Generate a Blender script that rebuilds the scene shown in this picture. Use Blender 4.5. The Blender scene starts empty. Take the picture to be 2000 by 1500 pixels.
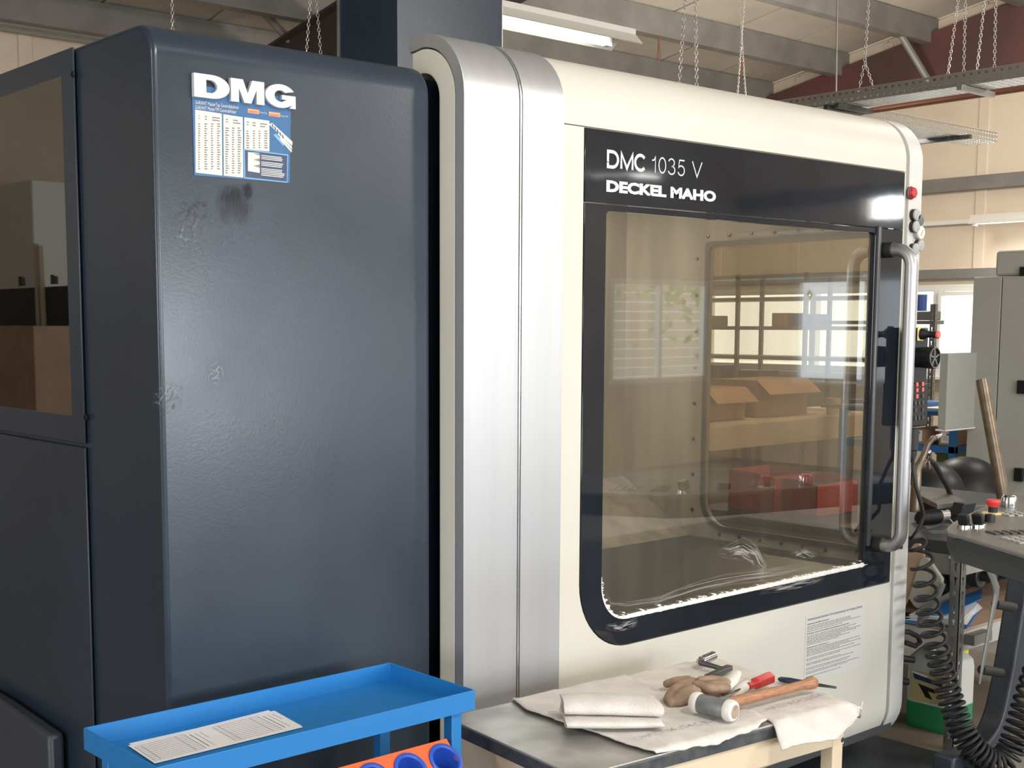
import bpy, bmesh, math, random
from mathutils import Vector, Matrix
from mathutils.geometry import tessellate_polygon
random.seed(7)
S = bpy.context.scene
col = S.collection
# ---------------------------------------------------------------- camera
F, PX, PY, HC = 2527.4, 878.0, 909.85, 1.65
ROT = Matrix(((0.760939634, 0.0709006845, -0.644937180),
              (-0.648822683, 0.0831523655, -0.756382714),
              (0.0, 0.994011457, 0.109275903)))
cam = bpy.data.cameras.new('camera')
camo = bpy.data.objects.new('camera', cam); col.objects.link(camo)
camo.matrix_world = Matrix.Translation((0, 0, HC)) @ ROT.to_4x4()
cam.sensor_width = 36; cam.sensor_fit = 'HORIZONTAL'
cam.lens = F * 36 / 2000
cam.shift_x = (1000 - PX) / 2000; cam.shift_y = (PY - 750) / 2000
cam.clip_start = .05; cam.clip_end = 300
S.camera = camo
def at(px, py, x=None, y=None, z=None):
    """a photo pixel met with a plane of the room (metres)"""
    d = ROT @ Vector((px - PX, -(py - PY), -F))
    t = x / d.x if x is not None else (y / d.y if y is not None else (z - HC) / d.z)
    return Vector((0, 0, HC)) + d * t
# ---------------------------------------------------------------- world and light
S.view_settings.view_transform = 'Standard'; S.view_settings.look = 'None'
S.view_settings.gamma = 1; S.view_settings.exposure = -0.16
S.view_settings.use_curve_mapping = False
w = bpy.data.worlds.new('world'); S.world = w; w.use_nodes = True
bg = w.node_tree.nodes['Background']; bg.inputs[0].default_value = (.86, .93, 1, 1); bg.inputs[1].default_value = 3.2
def area(name, loc, direction, sx, sy, power, color=(1, 1, 1)):
    l = bpy.data.lights.new(name, 'AREA'); l.shape = 'RECTANGLE'; l.size = sx; l.size_y = sy
    l.energy = power; l.color = color
    o = bpy.data.objects.new(name, l); col.objects.link(o); o.location = loc
    o.rotation_euler = Vector(direction).to_track_quat('-Z', 'Y').to_euler()
    return o
DAY = (.90, .95, 1.0)
# daylight through the window band of the side wall behind the camera
area('daylight_a', (4.9, -5.12, 1.75), (0, 1, 0), 3.0, 1.5, 235, DAY)
area('daylight_b', (1.2, -5.12, 1.75), (0, 1, 0), 2.4, 1.5, 150, DAY)
area('daylight_c', (9.3, -5.12, 1.75), (0, 1, 0), 1.0, 1.5, 75, DAY)
area('daylight_d', (-3.2, -5.12, 1.75), (0, 1, 0), 2.6, 1.5, 190, DAY)
area('daylight_e', (-7.12, 1.2, 1.6), (1, 0, 0), 3.0, 1.3, 190, DAY)
# area lights under the closed roof
area('overhead_area_a', (4.0, -2.6, 6.45), (0, -.18, -1), 9.0, 1.0, 130, (1, .97, .92))
area('overhead_area_b', (10.8, 3.4, 5.40), (0, -.18, -1), 2.6, .8, 170, (1, .93, .84))
S.cycles.use_denoising = True
S.cycles.max_bounces = 8
S.cycles.sample_clamp_indirect = 6
area('highwindow', (13.14, -3.05, 2.94), (-1, 0, 0), .5, .28, 14, DAY)
# point lights added as fill, not fixtures, to brighten the dark ceiling
for i, p in enumerate(((1.5, -.6, 3.7), (6.0, -1.2, 3.7), (10.0, 1.0, 3.7), (-3.5, 1.5, 3.7), (9.5, 6.2, 3.5))):
    l = bpy.data.lights.new('ceiling_fill_light', 'POINT'); l.energy = 190; l.shadow_soft_size = .25; l.color = (1, .95, .87)
    o = bpy.data.objects.new('ceiling_fill_light', l); col.objects.link(o); o.location = p
# ---------------------------------------------------------------- materials
def M(name, c, rough=.5, metal=0, c2=None, nscale=6, bump=0, bscale=60, spec=.5, coat=0, alpha=1, em=0, stretch=(1, 1, 1), rvar=0, lo=.4, hi=.62):
    m = bpy.data.materials.new(name); m.use_nodes = True
    nt = m.node_tree; b = nt.nodes['Principled BSDF']
    b.inputs['Base Color'].default_value = (*c, 1); b.inputs['Roughness'].default_value = rough
    b.inputs['Metallic'].default_value = metal; b.inputs['Specular IOR Level'].default_value = spec
    b.inputs['Coat Weight'].default_value = coat; b.inputs['Coat Roughness'].default_value = .08
    b.inputs['Alpha'].default_value = alpha
    if em:
        b.inputs['Emission Color'].default_value = (*c, 1); b.inputs['Emission Strength'].default_value = em
    tc = nt.nodes.new('ShaderNodeTexCoord'); mp = nt.nodes.new('ShaderNodeMapping')
    mp.inputs['Scale'].default_value = stretch
    nt.links.new(tc.outputs['Object'], mp.inputs[0])
    n = nt.nodes.new('ShaderNodeTexNoise'); n.inputs['Scale'].default_value = nscale; n.inputs['Detail'].default_value = 6
    nt.links.new(mp.outputs[0], n.inputs['Vector'])
    r = nt.nodes.new('ShaderNodeMapRange'); r.inputs[1].default_value = lo; r.inputs[2].default_value = hi
    nt.links.new(n.outputs[0], r.inputs[0])
    if c2:
        mx = nt.nodes.new('ShaderNodeMix'); mx.data_type = 'RGBA'
        mx.inputs[6].default_value = (*c, 1); mx.inputs[7].default_value = (*c2, 1)
        nt.links.new(r.outputs[0], mx.inputs[0]); nt.links.new(mx.outputs[2], b.inputs['Base Color'])
    if rvar:
        r2 = nt.nodes.new('ShaderNodeMapRange'); r2.inputs[3].default_value = max(0, rough - rvar); r2.inputs[4].default_value = rough + rvar
        r2.inputs[1].default_value = .35; r2.inputs[2].default_value = .65
        nt.links.new(n.outputs[0], r2.inputs[0]); nt.links.new(r2.outputs[0], b.inputs['Roughness'])
    if bump:
        n2 = nt.nodes.new('ShaderNodeTexNoise'); n2.inputs['Scale'].default_value = bscale; n2.inputs['Detail'].default_value = 3
        nt.links.new(mp.outputs[0], n2.inputs['Vector'])
        bp = nt.nodes.new('ShaderNodeBump'); bp.inputs['Strength'].default_value = bump; bp.inputs['Distance'].default_value = .004
        nt.links.new(n2.outputs[0], bp.inputs['Height']); nt.links.new(bp.outputs[0], b.inputs['Normal'])
    return m
m_navy = M('navy_paint', (.016, .027, .044), .31, c2=(.019, .032, .051), nscale=2.2, bump=.045, bscale=170, rvar=.05, spec=.52)
m_cream = M('cream_paint', (.615, .597, .525), .42, c2=(.59, .57, .50), nscale=1.5)
m_creamw = M('worn_cream_paint', (.60, .597, .56), .45, c2=(.56, .555, .53), nscale=5)
m_silver = M('brushed_aluminium', (.53, .54, .555), .42, .75, c2=(.51, .52, .535), nscale=2, stretch=(14, 14, .6))
m_trim = M('bright_trim', (.82, .83, .84), .22, 1)
m_trimd = M('dark_trim', (.10, .105, .11), .35, .5)
m_gloss = M('gloss_black', (.010, .013, .018), .05, c2=(.014, .018, .025), nscale=5, bump=.05, bscale=5)
m_white = M('white_print', (.58, .59, .61), .5)
m_chrome = M('chrome', (.62, .62, .62), .12, 1, c2=(.4, .4, .4), nscale=40)
m_handle = M('satin_steel', (.40, .41, .42), .40, .85)
m_seal = M('white_sealant', (.86, .86, .83), .6, c2=(.74, .70, .62), nscale=30, bump=.5, bscale=120, lo=.55, hi=.8)
m_int = M('enclosure_lining', (.36, .345, .31), .38, c2=(.25, .24, .22), nscale=3, stretch=(3, 3, .35), rvar=.1)
m_black = M('black_plastic', (.010, .011, .012), .42, spec=.35)
m_blackm = M('black_rubber', (.016, .016, .017), .6)
m_red = M('red_plastic', (.42, .022, .02), .38)
m_grey = M('grey_disc', (.36, .365, .36), .5)
m_greyd = M('dark_disc', (.12, .12, .12), .5)
m_ivory = M('ivory_disc', (.66, .66, .60), .5)
m_yel = M('yellow_plate', (.75, .62, .25), .5)
m_wall = M('sheet_wall', (.70, .59, .46), .6, c2=(.65, .54, .42), nscale=1.4, bump=.1, bscale=2)
m_ceil = M('roof_lining', (.56, .50, .41), .7, c2=(.48, .43, .355), nscale=1.6, bump=.2, bscale=3)
m_purlin = M('galvanised_purlin', (.25, .235, .215), .5, .2, c2=(.20, .19, .175), nscale=3)
m_rafter = M('dark_rafter', (.055, .045, .038), .6)
m_redsteel = M('red_steel', (.135, .050, .044), .5, c2=(.085, .044, .038), nscale=1.2)
m_floor = M('concrete', (.28, .26, .23), .38, c2=(.23, .215, .19), nscale=3, bump=.1, bscale=30)
m_winf = M('white_window_frame', (.78, .77, .72), .4)
m_cab = M('grey_cabinet', (.42, .42, .38), .4, c2=(.40, .40, .365), nscale=2)
m_blue = M('blue_enamel', (.010, .165, .46), .42, c2=(.011, .172, .475), nscale=4)
m_orange = M('orange_enamel', (.72, .115, .028), .45)
m_sleeve = M('blue_sleeve', (.018, .075, .42), .38)
m_paper = M('paper', (.80, .80, .82), .7, c2=(.76, .76, .78), nscale=9)
m_ink = M('grey_ink', (.18, .18, .18), .8)
m_steeltop = M('worn_sheet_steel', (.46, .455, .43), .38, .7, c2=(.36, .355, .335), nscale=7, rvar=.1)
m_steeledge = M('dark_sheet_edge', (.09, .10, .115), .38, .6, c2=(.15, .15, .15), nscale=30)
m_tcream = M('cream_bench_paint', (.68, .56, .40), .45, c2=(.64, .525, .375), nscale=8)
m_leather = M('tan_leather', (.31, .21, .145), .6, c2=(.21, .14, .095), nscale=30, bump=.4, bscale=90)
m_cuff = M('white_cotton', (.64, .62, .58), .85, bump=.3, bscale=200)
m_wood = M('hammer_wood', (.40, .19, .10), .42, c2=(.26, .12, .06), nscale=20, stretch=(2, 14, 14))
m_lead = M('grey_hammer_head', (.17, .18, .19), .45, .3, c2=(.24, .24, .24), nscale=30)
m_nylon = M('white_nylon', (.66, .65, .61), .4, c2=(.45, .40, .32), nscale=20, lo=.55, hi=.75)
m_nylonw = M('worn_nylon_face', (.30, .22, .15), .5, c2=(.42, .36, .30), nscale=60)
m_dsteel = M('dark_steel', (.07, .072, .075), .4, .6, c2=(.11, .11, .11), nscale=20)
m_galv = M('galvanised_steel', (.42, .42, .40), .38, .75, c2=(.40, .40, .39), nscale=18)
m_galvb = M('bright_galvanised', (.62, .61, .57), .3, .75)
m_copper = M('copper_pipe', (.32, .14, .09), .4, .5)
m_card = M('cardboard', (.36, .215, .12), .75, c2=(.32, .19, .105), nscale=6)
m_green = M('green_crate', (.14, .21, .06), .5)
m_bluef = M('blue_folder', (.03, .16, .42), .4)
m_bluec = M('blue_tin', (.03, .08, .30), .4)
m_board = M('brown_board', (.42, .28, .19), .65, c2=(.36, .24, .16), nscale=9)
m_yelcap = M('yellow_cap', (.80, .68, .02), .4)
m_labelc = M('canister_label', (.50, .42, .20), .5, c2=(.36, .36, .20), nscale=7)
m_tube = M('lit_tube', (1, .98, .95), .4, em=9)
m_wlamp = M('lamp_housing', (.62, .60, .54), .4)
m_console = M('console_grey', (.155, .15, .14), .36, c2=(.13, .128, .12), nscale=5, rvar=.06)
m_consedge = M('console_dark_edge', (.028, .033, .038), .5)
m_key = M('key_cap', (.32, .315, .295), .4)
m_keyd = M('dark_key_cap', (.045, .045, .042), .4)
m_keyr = M('red_key', (.75, .13, .10), .45)
m_arm = M('dark_arm_paint', (.030, .038, .052), .42)
m_tread = M('dark_tread', (.030, .035, .042), .4)
m_bronze = M('bare_pipe', (.22, .175, .13), .35, .6, c2=(.15, .12, .09), nscale=15)
m_tan = M('tan_wood', (.33, .24, .16), .6)
m_gsheet = M('dull_grey_plastic', (.30, .285, .25), .55)
m_dpanel = M('shade_cloth', (.05, .05, .048), .7)
m_shelf = M('shelf_grey', (.20, .20, .19), .45, .3)
m_kraft = M('kraft_paper', (.52, .42, .31), .7, c2=(.46, .37, .27), nscale=3)
m_leaf = M('foliage', (.30, .34, .14), .7, c2=(.5, .5, .3), nscale=8)
m_siding = M('pale_siding', (.62, .52, .38), .7)
m_plum = M('poster_blue', (.020, .105, .26), .35, c2=(.022, .115, .28), nscale=5)
m_lblue = M('poster_light_blue', (.16, .38, .70), .4)
m_pdark = M('poster_navy', (.018, .040, .10), .35)
m_pwhite = M('poster_white', (.62, .615, .56), .4)
m_porange = M('poster_orange', (.80, .36, .16), .4)
m_pred = M('poster_red', (.68, .10, .07), .4)
m_sticker = M('sticker_grey', (.60, .595, .56), .4)

def glassmat(name, tint, transp, smear=False, rough=.02, dirt=.0, dcol=(.5, .48, .42)):
    """window pane: mirror-like surface over a see-through tinted sheet, with dried dirt"""
    m = bpy.data.materials.new(name); m.use_nodes = True; nt = m.node_tree; nt.nodes.clear()
    out = nt.nodes.new('ShaderNodeOutputMaterial')
    gl = nt.nodes.new('ShaderNodeBsdfGlossy'); gl.inputs['Roughness'].default_value = rough; gl.inputs[0].default_value = (.95, .95, .92, 1)
    tr = nt.nodes.new('ShaderNodeBsdfTransparent'); tr.inputs[0].default_value = (*tint, 1)
    fr = nt.nodes.new('ShaderNodeFresnel'); fr.inputs[0].default_value = transp
    mx = nt.nodes.new('ShaderNodeMixShader')
    ge = nt.nodes.new('ShaderNodeNewGeometry'); inv = nt.nodes.new('ShaderNodeMath'); inv.operation = 'SUBTRACT'; inv.inputs[0].default_value = 1
    mu = nt.nodes.new('ShaderNodeMath'); mu.operation = 'MULTIPLY'
    nt.links.new(ge.outputs['Backfacing'], inv.inputs[1]); nt.links.new(inv.outputs[0], mu.inputs[0]); nt.links.new(fr.outputs[0], mu.inputs[1])
    nt.links.new(mu.outputs[0], mx.inputs[0]); nt.links.new(tr.outputs[0], mx.inputs[1]); nt.links.new(gl.outputs[0], mx.inputs[2])
    last = mx
    if dirt:
        df = nt.nodes.new('ShaderNodeBsdfDiffuse'); df.inputs[0].default_value = (*dcol, 1)
        tc = nt.nodes.new('ShaderNodeTexCoord'); mp = nt.nodes.new('ShaderNodeMapping'); mp.inputs['Scale'].default_value = (9, 9, .9)
        nt.links.new(tc.outputs['Object'], mp.inputs[0])
        n = nt.nodes.new('ShaderNodeTexNoise'); n.inputs['Scale'].default_value = 2; n.inputs['Detail'].default_value = 7
        nt.links.new(mp.outputs[0], n.inputs['Vector'])
        r = nt.nodes.new('ShaderNodeMapRange'); r.inputs[1].default_value = .3; r.inputs[2].default_value = .75; r.inputs[3].default_value = dirt * .4; r.inputs[4].default_value = dirt * 1.6
        nt.links.new(n.outputs[0], r.inputs[0])
        m2 = nt.nodes.new('ShaderNodeMixShader'); nt.links.new(r.outputs[0], m2.inputs[0])
        nt.links.new(mx.outputs[0], m2.inputs[1]); nt.links.new(df.outputs[0], m2.inputs[2]); last = m2
    nt.links.new(last.outputs[0], out.inputs[0])
    return m
m_pane = glassmat('machine_pane', (.80, .76, .68), 2.3, dirt=.022, rough=.02)
m_pane2 = glassmat('side_pane', (.90, .87, .80), 1.45, dirt=.07, rough=.06, dcol=(.45, .44, .40))
m_paned = glassmat('dark_pane', (.10, .095, .085), 2.7, rough=.015)
m_haze = glassmat('clear_cover', (.9, .9, .9), 1.35)

# ---------------------------------------------------------------- mesh helpers
ORG = {}
def arc(cx, cy, r, a0, a1, n):
    return [(cx + r * math.cos(math.radians(a0 + (a1 - a0) * i / n)), cy + r * math.sin(math.radians(a0 + (a1 - a0) * i / n))) for i in range(n + 1)]
def rrect(x0, y0, x1, y1, r, n=6):
    """rounded rectangle; r = one radius or (bl, br, tr, tl)"""
    r = (r,) * 4 if not isinstance(r, tuple) else r
    p = []
    for (cx, cy, q, a) in ((x0, y0, r[0], 180), (x1, y0, r[1], 270), (x1, y1, r[2], 0), (x0, y1, r[3], 90)):
        sx = 1 if cx == x0 else -1; sy = 1 if cy == y0 else -1
        if q <= 0: p.append((cx, cy))
        else: p += arc(cx + sx * q, cy + sy * q, q, a, a + 90, n)
    return p
class MB:
    def __init__(s): s.v = []; s.f = []
    def add(s, vs, fs):
        b = len(s.v); s.v += [Vector(v) for v in vs]; s.f += [tuple(b + i for i in f) for f in fs]; return s
    def box(s, x0, y0, z0, x1, y1, z1):
        return s.add([(x0, y0, z0), (x1, y0, z0), (x1, y1, z0), (x0, y1, z0), (x0, y0, z1), (x1, y0, z1), (x1, y1, z1), (x0, y1, z1)],
                     [(0, 3, 2, 1), (4, 5, 6, 7), (0, 1, 5, 4), (1, 2, 6, 5), (2, 3, 7, 6), (3, 0, 4, 7)])
    def obox(s, c, ax, ay, az):
        """box by centre and three half-axis vectors"""
        c, ax, ay, az = map(Vector, (c, ax, ay, az)); vs = []
        for k in (-1, 1):
            for (i, j) in ((-1, -1), (1, -1), (1, 1), (-1, 1)): vs.append(c + ax * i + ay * j + az * k)
        return s.add(vs, [(0, 3, 2, 1), (4, 5, 6, 7), (0, 1, 5, 4), (1, 2, 6, 5), (2, 3, 7, 6), (3, 0, 4, 7)])
    def prism(s, outer, holes, fn0, fn1):
        """2D outline with holes between two mappings (front, back)"""
        loops = [outer] + list(holes); flat = [p for l in loops for p in l]
        tris = tessellate_polygon([[Vector((p[0], p[1], 0)) for p in l] for l in loops])
        n = len(flat)
        vs = [fn0(*p) for p in flat] + [fn1(*p) for p in flat]
        fs = [tuple(t) for t in tris] + [tuple(n + i for i in reversed(t)) for t in tris]
        b = 0
        for l in loops:
            k = len(l)
            for i in range(k):
                j = (i + 1) % k; fs.append((b + i, b + j, n + b + j, n + b + i))
            b += k
        return s.add(vs, fs)
    def py(s, outer, holes, y0, y1): return s.prism(outer, holes, lambda a, b: (a, y0, b), lambda a, b: (a, y1, b))
    def pz(s, outer, holes, z0, z1): return s.prism(outer, holes, lambda a, b: (a, b, z0), lambda a, b: (a, b, z1))
    def px(s, outer, holes, x0, x1): return s.prism(outer, holes, lambda a, b: (x0, a, b), lambda a, b: (x1, a, b))
    def cyl(s, a, b, r0, r1=None, n=20, cap=True):
        a, b = Vector(a), Vector(b); r1 = r0 if r1 is None else r1
        return s.tube([a, b], [r0, r1], n, cap)
    def tube(s, path, r, n=12, cap=True, closed=False, flat=1, up=None):
        path = [Vector(p) for p in path]; m = len(path); rs = r if isinstance(r, (list, tuple)) else [r] * m
        t = [(path[(i + 1) % m] - path[i - 1]) if closed else (path[min(i + 1, m - 1)] - path[max(i - 1, 0)]) for i in range(m)]
        t = [q.normalized() if q.length > 1e-9 else Vector((0, 0, 1)) for q in t]
        u = Vector(up) if up else (Vector((0, 0, 1)) if abs(t[0].z) < .9 else Vector((1, 0, 0)))
        u = (u - t[0] * u.dot(t[0])).normalized(); vs = []
        for i in range(m):
            u = (u - t[i] * u.dot(t[i])); u = u.normalized() if u.length > 1e-6 else t[i].orthogonal().normalized()
            w_ = t[i].cross(u)
            for k in range(n):
                a = 2 * math.pi * k / n
                vs.append(path[i] + u * math.cos(a) * rs[i] * flat + w_ * math.sin(a) * rs[i])
        fs = []
        for i in range(m if closed else m - 1):
            for k in range(n):
                a, b = i * n + k, i * n + (k + 1) % n; c, d = ((i + 1) % m) * n + (k + 1) % n, ((i + 1) % m) * n + k
                fs.append((a, b, c, d))
        if cap and not closed: fs.append(tuple(reversed(range(n)))); fs.append(tuple((m - 1) * n + k for k in range(n)))
        return s.add(vs, fs)
    def lathe(s, o, axis, prof, n=24):
        """profile [(along, radius)] about an axis"""
        o = Vector(o); ax = Vector(axis).normalized(); u = ax.orthogonal().normalized(); v_ = ax.cross(u); m = len(prof)
        vs = [o + ax * p[0] + (u * math.cos(2 * math.pi * k / n) + v_ * math.sin(2 * math.pi * k / n)) * max(p[1], 1e-5) for p in prof for k in range(n)]
        return s.add(vs, [(i * n + k, i * n + (k + 1) % n, (i + 1) * n + (k + 1) % n, (i + 1) * n + k) for i in range(m - 1) for k in range(n)])
    def torus(s, c, ax, R, r, n=16, k=8):
        ax = Vector(ax).normalized(); u = ax.orthogonal().normalized(); v = ax.cross(u)
        return s.tube([Vector(c) + (u * math.cos(2 * math.pi * i / n) + v * math.sin(2 * math.pi * i / n)) * R for i in range(n)], r, k, closed=True)
    def build(s, name, mat, parent=None, bevel=0, seg=2, angle=35, smooth=True, label=None, origin=None):
        me = bpy.data.meshes.new(name)
        if parent is not None: org = Vector((0, 0, 0)) if False else ORG[parent.name]
        lo = Vector([min(v[i] for v in s.v) for i in range(3)]); hi = Vector([max(v[i] for v in s.v) for i in range(3)])
        o_ = Vector(origin) if origin is not None else Vector(((lo.x + hi.x) / 2, (lo.y + hi.y) / 2, lo.z))
        me.from_pydata([tuple(v - o_) for v in s.v], [], s.f)
        bm = bmesh.new(); bm.from_mesh(me)
        bmesh.ops.recalc_face_normals(bm, faces=bm.faces)
        if smooth:
            lim = math.radians(angle)
            for f in bm.faces: f.smooth = True
            for e in bm.edges:
                e.smooth = not (len(e.link_faces) != 2 or e.calc_face_angle(0) > lim)
        bm.to_mesh(me); bm.free()
        me.materials.append(mat)
        o = bpy.data.objects.new(name, me); col.objects.link(o)
        ORG[o.name] = o_
        if parent is not None: o.parent = parent; o.location = o_ - org
        else: o.location = o_
        if bevel:
            b = o.modifiers.new('bevel', 'BEVEL'); b.width = bevel; b.segments = seg; b.limit_method = 'ANGLE'; b.angle_limit = math.radians(40)
        if label: o['label'] = label
        return o
def tag(o, label, cat=None, group=None, kind=None):
    if label: o['label'] = label
    if cat: o['category'] = cat
    if group: o['group'] = group
    if kind: o['kind'] = kind
    return o
def thing(name, loc, label, cat, group=None):
    o = bpy.data.objects.new(name, None); col.objects.link(o); o.location = loc; o.empty_display_size = .05
    ORG[o.name] = Vector(loc); return tag(o, label, cat, group)
def struct(name, mb, mat, **k):
    o = mb.build(name, mat, **k); o['kind'] = 'structure'; return o
def copy_tree(o, parent=None):
    c = o.copy(); col.objects.link(c); ORG[c.name] = ORG[o.name].copy()
    if parent is not None: c.parent = parent
    for ch in list(o.children): copy_tree(ch, c)
    return c
def remesh(o, vox, it=6, fac=.5):
    m = o.modifiers.new('remesh', 'REMESH'); m.mode = 'VOXEL'; m.voxel_size = vox; m.use_smooth_shade = True
    if it: q = o.modifiers.new('smooth', 'SMOOTH'); q.iterations = it; q.factor = fac
def text_mb(body, x0, z_base, height, width, y, depth=.0006, offset=0.0, shear=0, fn=None):
    """lettering as flat mesh, fitted to a box: left x0, baseline, cap height, total width (on a plane facing -y)"""
    cu = bpy.data.curves.new('t', 'FONT'); cu.body = body; cu.size = 1; cu.offset = offset; cu.extrude = 0; cu.shear = shear; cu.resolution_u = 3
    ob = bpy.data.objects.new('t', cu); col.objects.link(ob)
    bpy.context.view_layer.update()
    me = bpy.data.meshes.new_from_object(ob.evaluated_get(bpy.context.evaluated_depsgraph_get()))
    xs = [v.co.x for v in me.vertices]; ys = [v.co.y for v in me.vertices]
    lx, hx = min(xs), max(xs)
    sx = width / (hx - lx); sz = height / max(ys)
    mb = MB(); f3 = fn or (lambda a, b: (a, y, b))
    mb.add([f3(x0 + (v.co.x - lx) * sx, z_base + v.co.y * sz) for v in me.vertices], [tuple(p.vertices) for p in me.polygons])
    bpy.data.objects.remove(ob); bpy.data.meshes.remove(me); bpy.data.curves.remove(cu)
    return mb
# ================================================================ THE HALL
def roof(y): return 6.15 - .18 * y
X0, X1, Y0, Y1 = -7.0, 13.0, -5.0, 10.6
fl = struct('floor', MB().box(X0 - .2, Y0 - .2, -.12, X1 + .2, Y1 + .2, 0), m_floor)
ceil = struct('ceiling', MB().px([(Y0 - .1, roof(Y0 - .1) + .03), (Y1 + .1, roof(Y1 + .1) + .03), (Y1 + .1, roof(Y1) + .16), (Y0 - .1, roof(Y0) + .16)], [], X0 - .1, X1 + .1), m_ceil)
pan = None
for i in range(20):
    x = X0 + i
    mb = MB().px([(Y0, roof(Y0)), (Y1, roof(Y1)), (Y1, roof(Y1) + .025), (Y0, roof(Y0) + .025)], [], x + .008, x + .992)
    mb.build('panel', m_ceil, ceil, bevel=.006, seg=1)
def wall_x(name, x, t, openings):
    """wall in a plane x = const with openings (y0, y1, z0, z1); sheet panels stand on it"""
    out = [(Y0, 0), (Y1, 0), (Y1, roof(Y1)), (Y0, roof(Y0))]
    hs = [[(a, c), (b, c), (b, d), (a, d)] for a, b, c, d in openings]
    return struct(name, MB().px(out, hs, x, x + t), m_wall)
wr = wall_x('wall_right', X1, .12, [(6.0, 10.3, 1.10, 2.06), (-4.2, -.4, .95, 2.2), (-3.3, -2.80, 2.80, 3.08)])
wl = wall_x('wall_left', X0 - .12, .12, [(-.3, 2.7, .9, 2.3)])
win_front = [(3.4, 6.4, .97, 2.5), (0, 2.4, .97, 2.5), (8.8, 9.8, .97, 2.5), (10.7, 12.4, .97, 2.15), (-4.5, -1.9, .97, 2.5)]
wf = struct('wall_front', MB().py([(X0, 0), (X1, 0), (X1, roof(Y0)), (X0, roof(Y0))], [[(a, c), (b, c), (b, d), (a, d)] for a, b, c, d in win_front], Y0 - .1, Y0), m_wall)
wb = struct('wall_back', MB().py([(X0, 0), (X1, 0), (X1, roof(Y1)), (X0, roof(Y1))], [], Y1, Y1 + .12), m_wall)
# sheet panels standing proud of the two walls in view
k = 6.78
for i in range(-3, 4):
    a, b = k + i * 1.12, k + (i + 1) * 1.12
    if a > Y1: break
    b = min(b, Y1)
    mb = MB()
    if a < 10.3 and b > 6.0: mb.px([(a + .006, 2.20), (b - .006, 2.20), (b - .006, roof(b) - .02), (a + .006, roof(a) - .02)], [], X1 - .02, X1 - .001)
    else: mb.px([(a + .006, .02), (b - .006, .02), (b - .006, roof(b) - .02), (a + .006, roof(a) - .02)], [], X1 - .02, X1 - .001)
    mb.build('panel', m_wall, wr, bevel=.006, seg=1)
    MB().box(X1 - .035, b - .07, 2.2, X1 - .001, b + .05, roof(b) - .05).build('batten', m_wall, wr, bevel=.01)
for i in range(9):
    a = -.5 + i * 1.15
    MB().box(a + .006, Y1 - .02, .02, a + 1.144, Y1 - .001, roof(Y1) - .02).build('panel', m_wall, wb, bevel=.006, seg=1)
    MB().box(a + .28, Y1 - .035, .4, a + .40, Y1 - .021, roof(Y1) - .12).build('batten', m_wall, wb, bevel=.005)
# roof frame
struct('trim_1', MB().tube([(X0, Y1 - .12, roof(Y1) - .17), (X1, Y1 - .12, roof(Y1) - .17)], .085, 12), m_galv)
n = 2
for y in (10.3, 9.4, 8.4, 7.35, 6.3, 5.2, 4.1, 3.0, 1.9, .8):
    z = roof(y)
    struct('trim_%d' % n, MB().box(X0, y - .03, z - .26, X1, y + .03, z - .01).box(X0, y + .031, z - .26, X1, y + .09, z - .245), m_purlin); n += 1
for x, mt, low in ((0.0, m_rafter, 0), (6.5, m_rafter, 0)):
    mb = MB().px([(Y0, roof(Y0) - .95), (Y1, roof(Y1) - .95), (Y1, roof(Y1) - .26), (Y0, roof(Y0) - .26)], [], x - .012, x + .012)
    mb.px([(Y0, roof(Y0) - .97), (Y1, roof(Y1) - .97), (Y1, roof(Y1) - .95), (Y0, roof(Y0) - .95)], [], x - .1, x + .1)
    mb.px([(Y0, roof(Y0) - .28), (Y1, roof(Y1) - .28), (Y1, roof(Y1) - .26), (Y0, roof(Y0) - .26)], [], x - .1, x + .1)
    struct('trim_%d' % n, mb, mt); n += 1
struct('trim_%d' % n, MB().px([(Y0, 4.07), (Y1 - .2, 4.07), (Y1 - .2, roof(Y1 - .2) - .2), (Y0, roof(Y0) - .03)], [], X1 - .16, X1 - .04), m_redsteel); n += 1
for (z0, z1, mt, d) in ((3.02, 3.16, m_purlin, .10), (2.12, 2.22, m_galv, .05)):
    struct('trim_%d' % n, MB().box(X1 - d - .02, Y0, z0, X1 - .02, Y1, z1), mt, bevel=.004); n += 1
tr = struct('trim_%d' % n, MB().box(X1 - .09, Y0, 2.68, X1 - .02, Y1, 2.73), m_winf, bevel=.006); n += 1
# fly braces under the purlins
b1 = struct('trim_%d' % n, MB().cyl(at(478, -14, x=6.2), at(592, 106, x=6.6), .035, n=8), m_purlin); n += 1
b2 = struct('trim_%d' % n, MB().cyl(at(1735, 28, x=12.3), at(1818, 165, x=12.6), .035, n=8), m_purlin); n += 1
# windows
def window(name, frame, parts, mat=m_winf):
    o = struct(name, frame, mat, bevel=.004); return o
ym = at(1833, 600, x=13).y
w1 = struct('window_1', MB().px([(6.0, 1.10), (10.3, 1.10), (10.3, 2.06), (6.0, 2.06)], [[(6.07, 1.17), (ym - .05, 1.17), (ym - .05, 1.99), (6.07, 1.99)], [(ym + .05, 1.17), (8.7, 1.17), (8.7, 1.99), (ym + .05, 1.99)], [(8.78, 1.17), (10.23, 1.17), (10.23, 1.99), (8.78, 1.99)]], X1 - .03, X1 + .08), m_winf, bevel=.006)
MB().px([(6.09, 1.19), (ym - .02, 1.19), (ym - .02, 1.985), (6.09, 1.985)], [[(6.13, 1.23), (ym - .06, 1.23), (ym - .06, 1.945), (6.13, 1.945)]], X1 - .06, X1 + .02).build('sash', m_winf, w1, bevel=.006)
MB().box(X1 + .02, 6.1, 1.2, X1 + .026, ym - .05, 1.97).build('pane', m_haze, w1)
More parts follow.
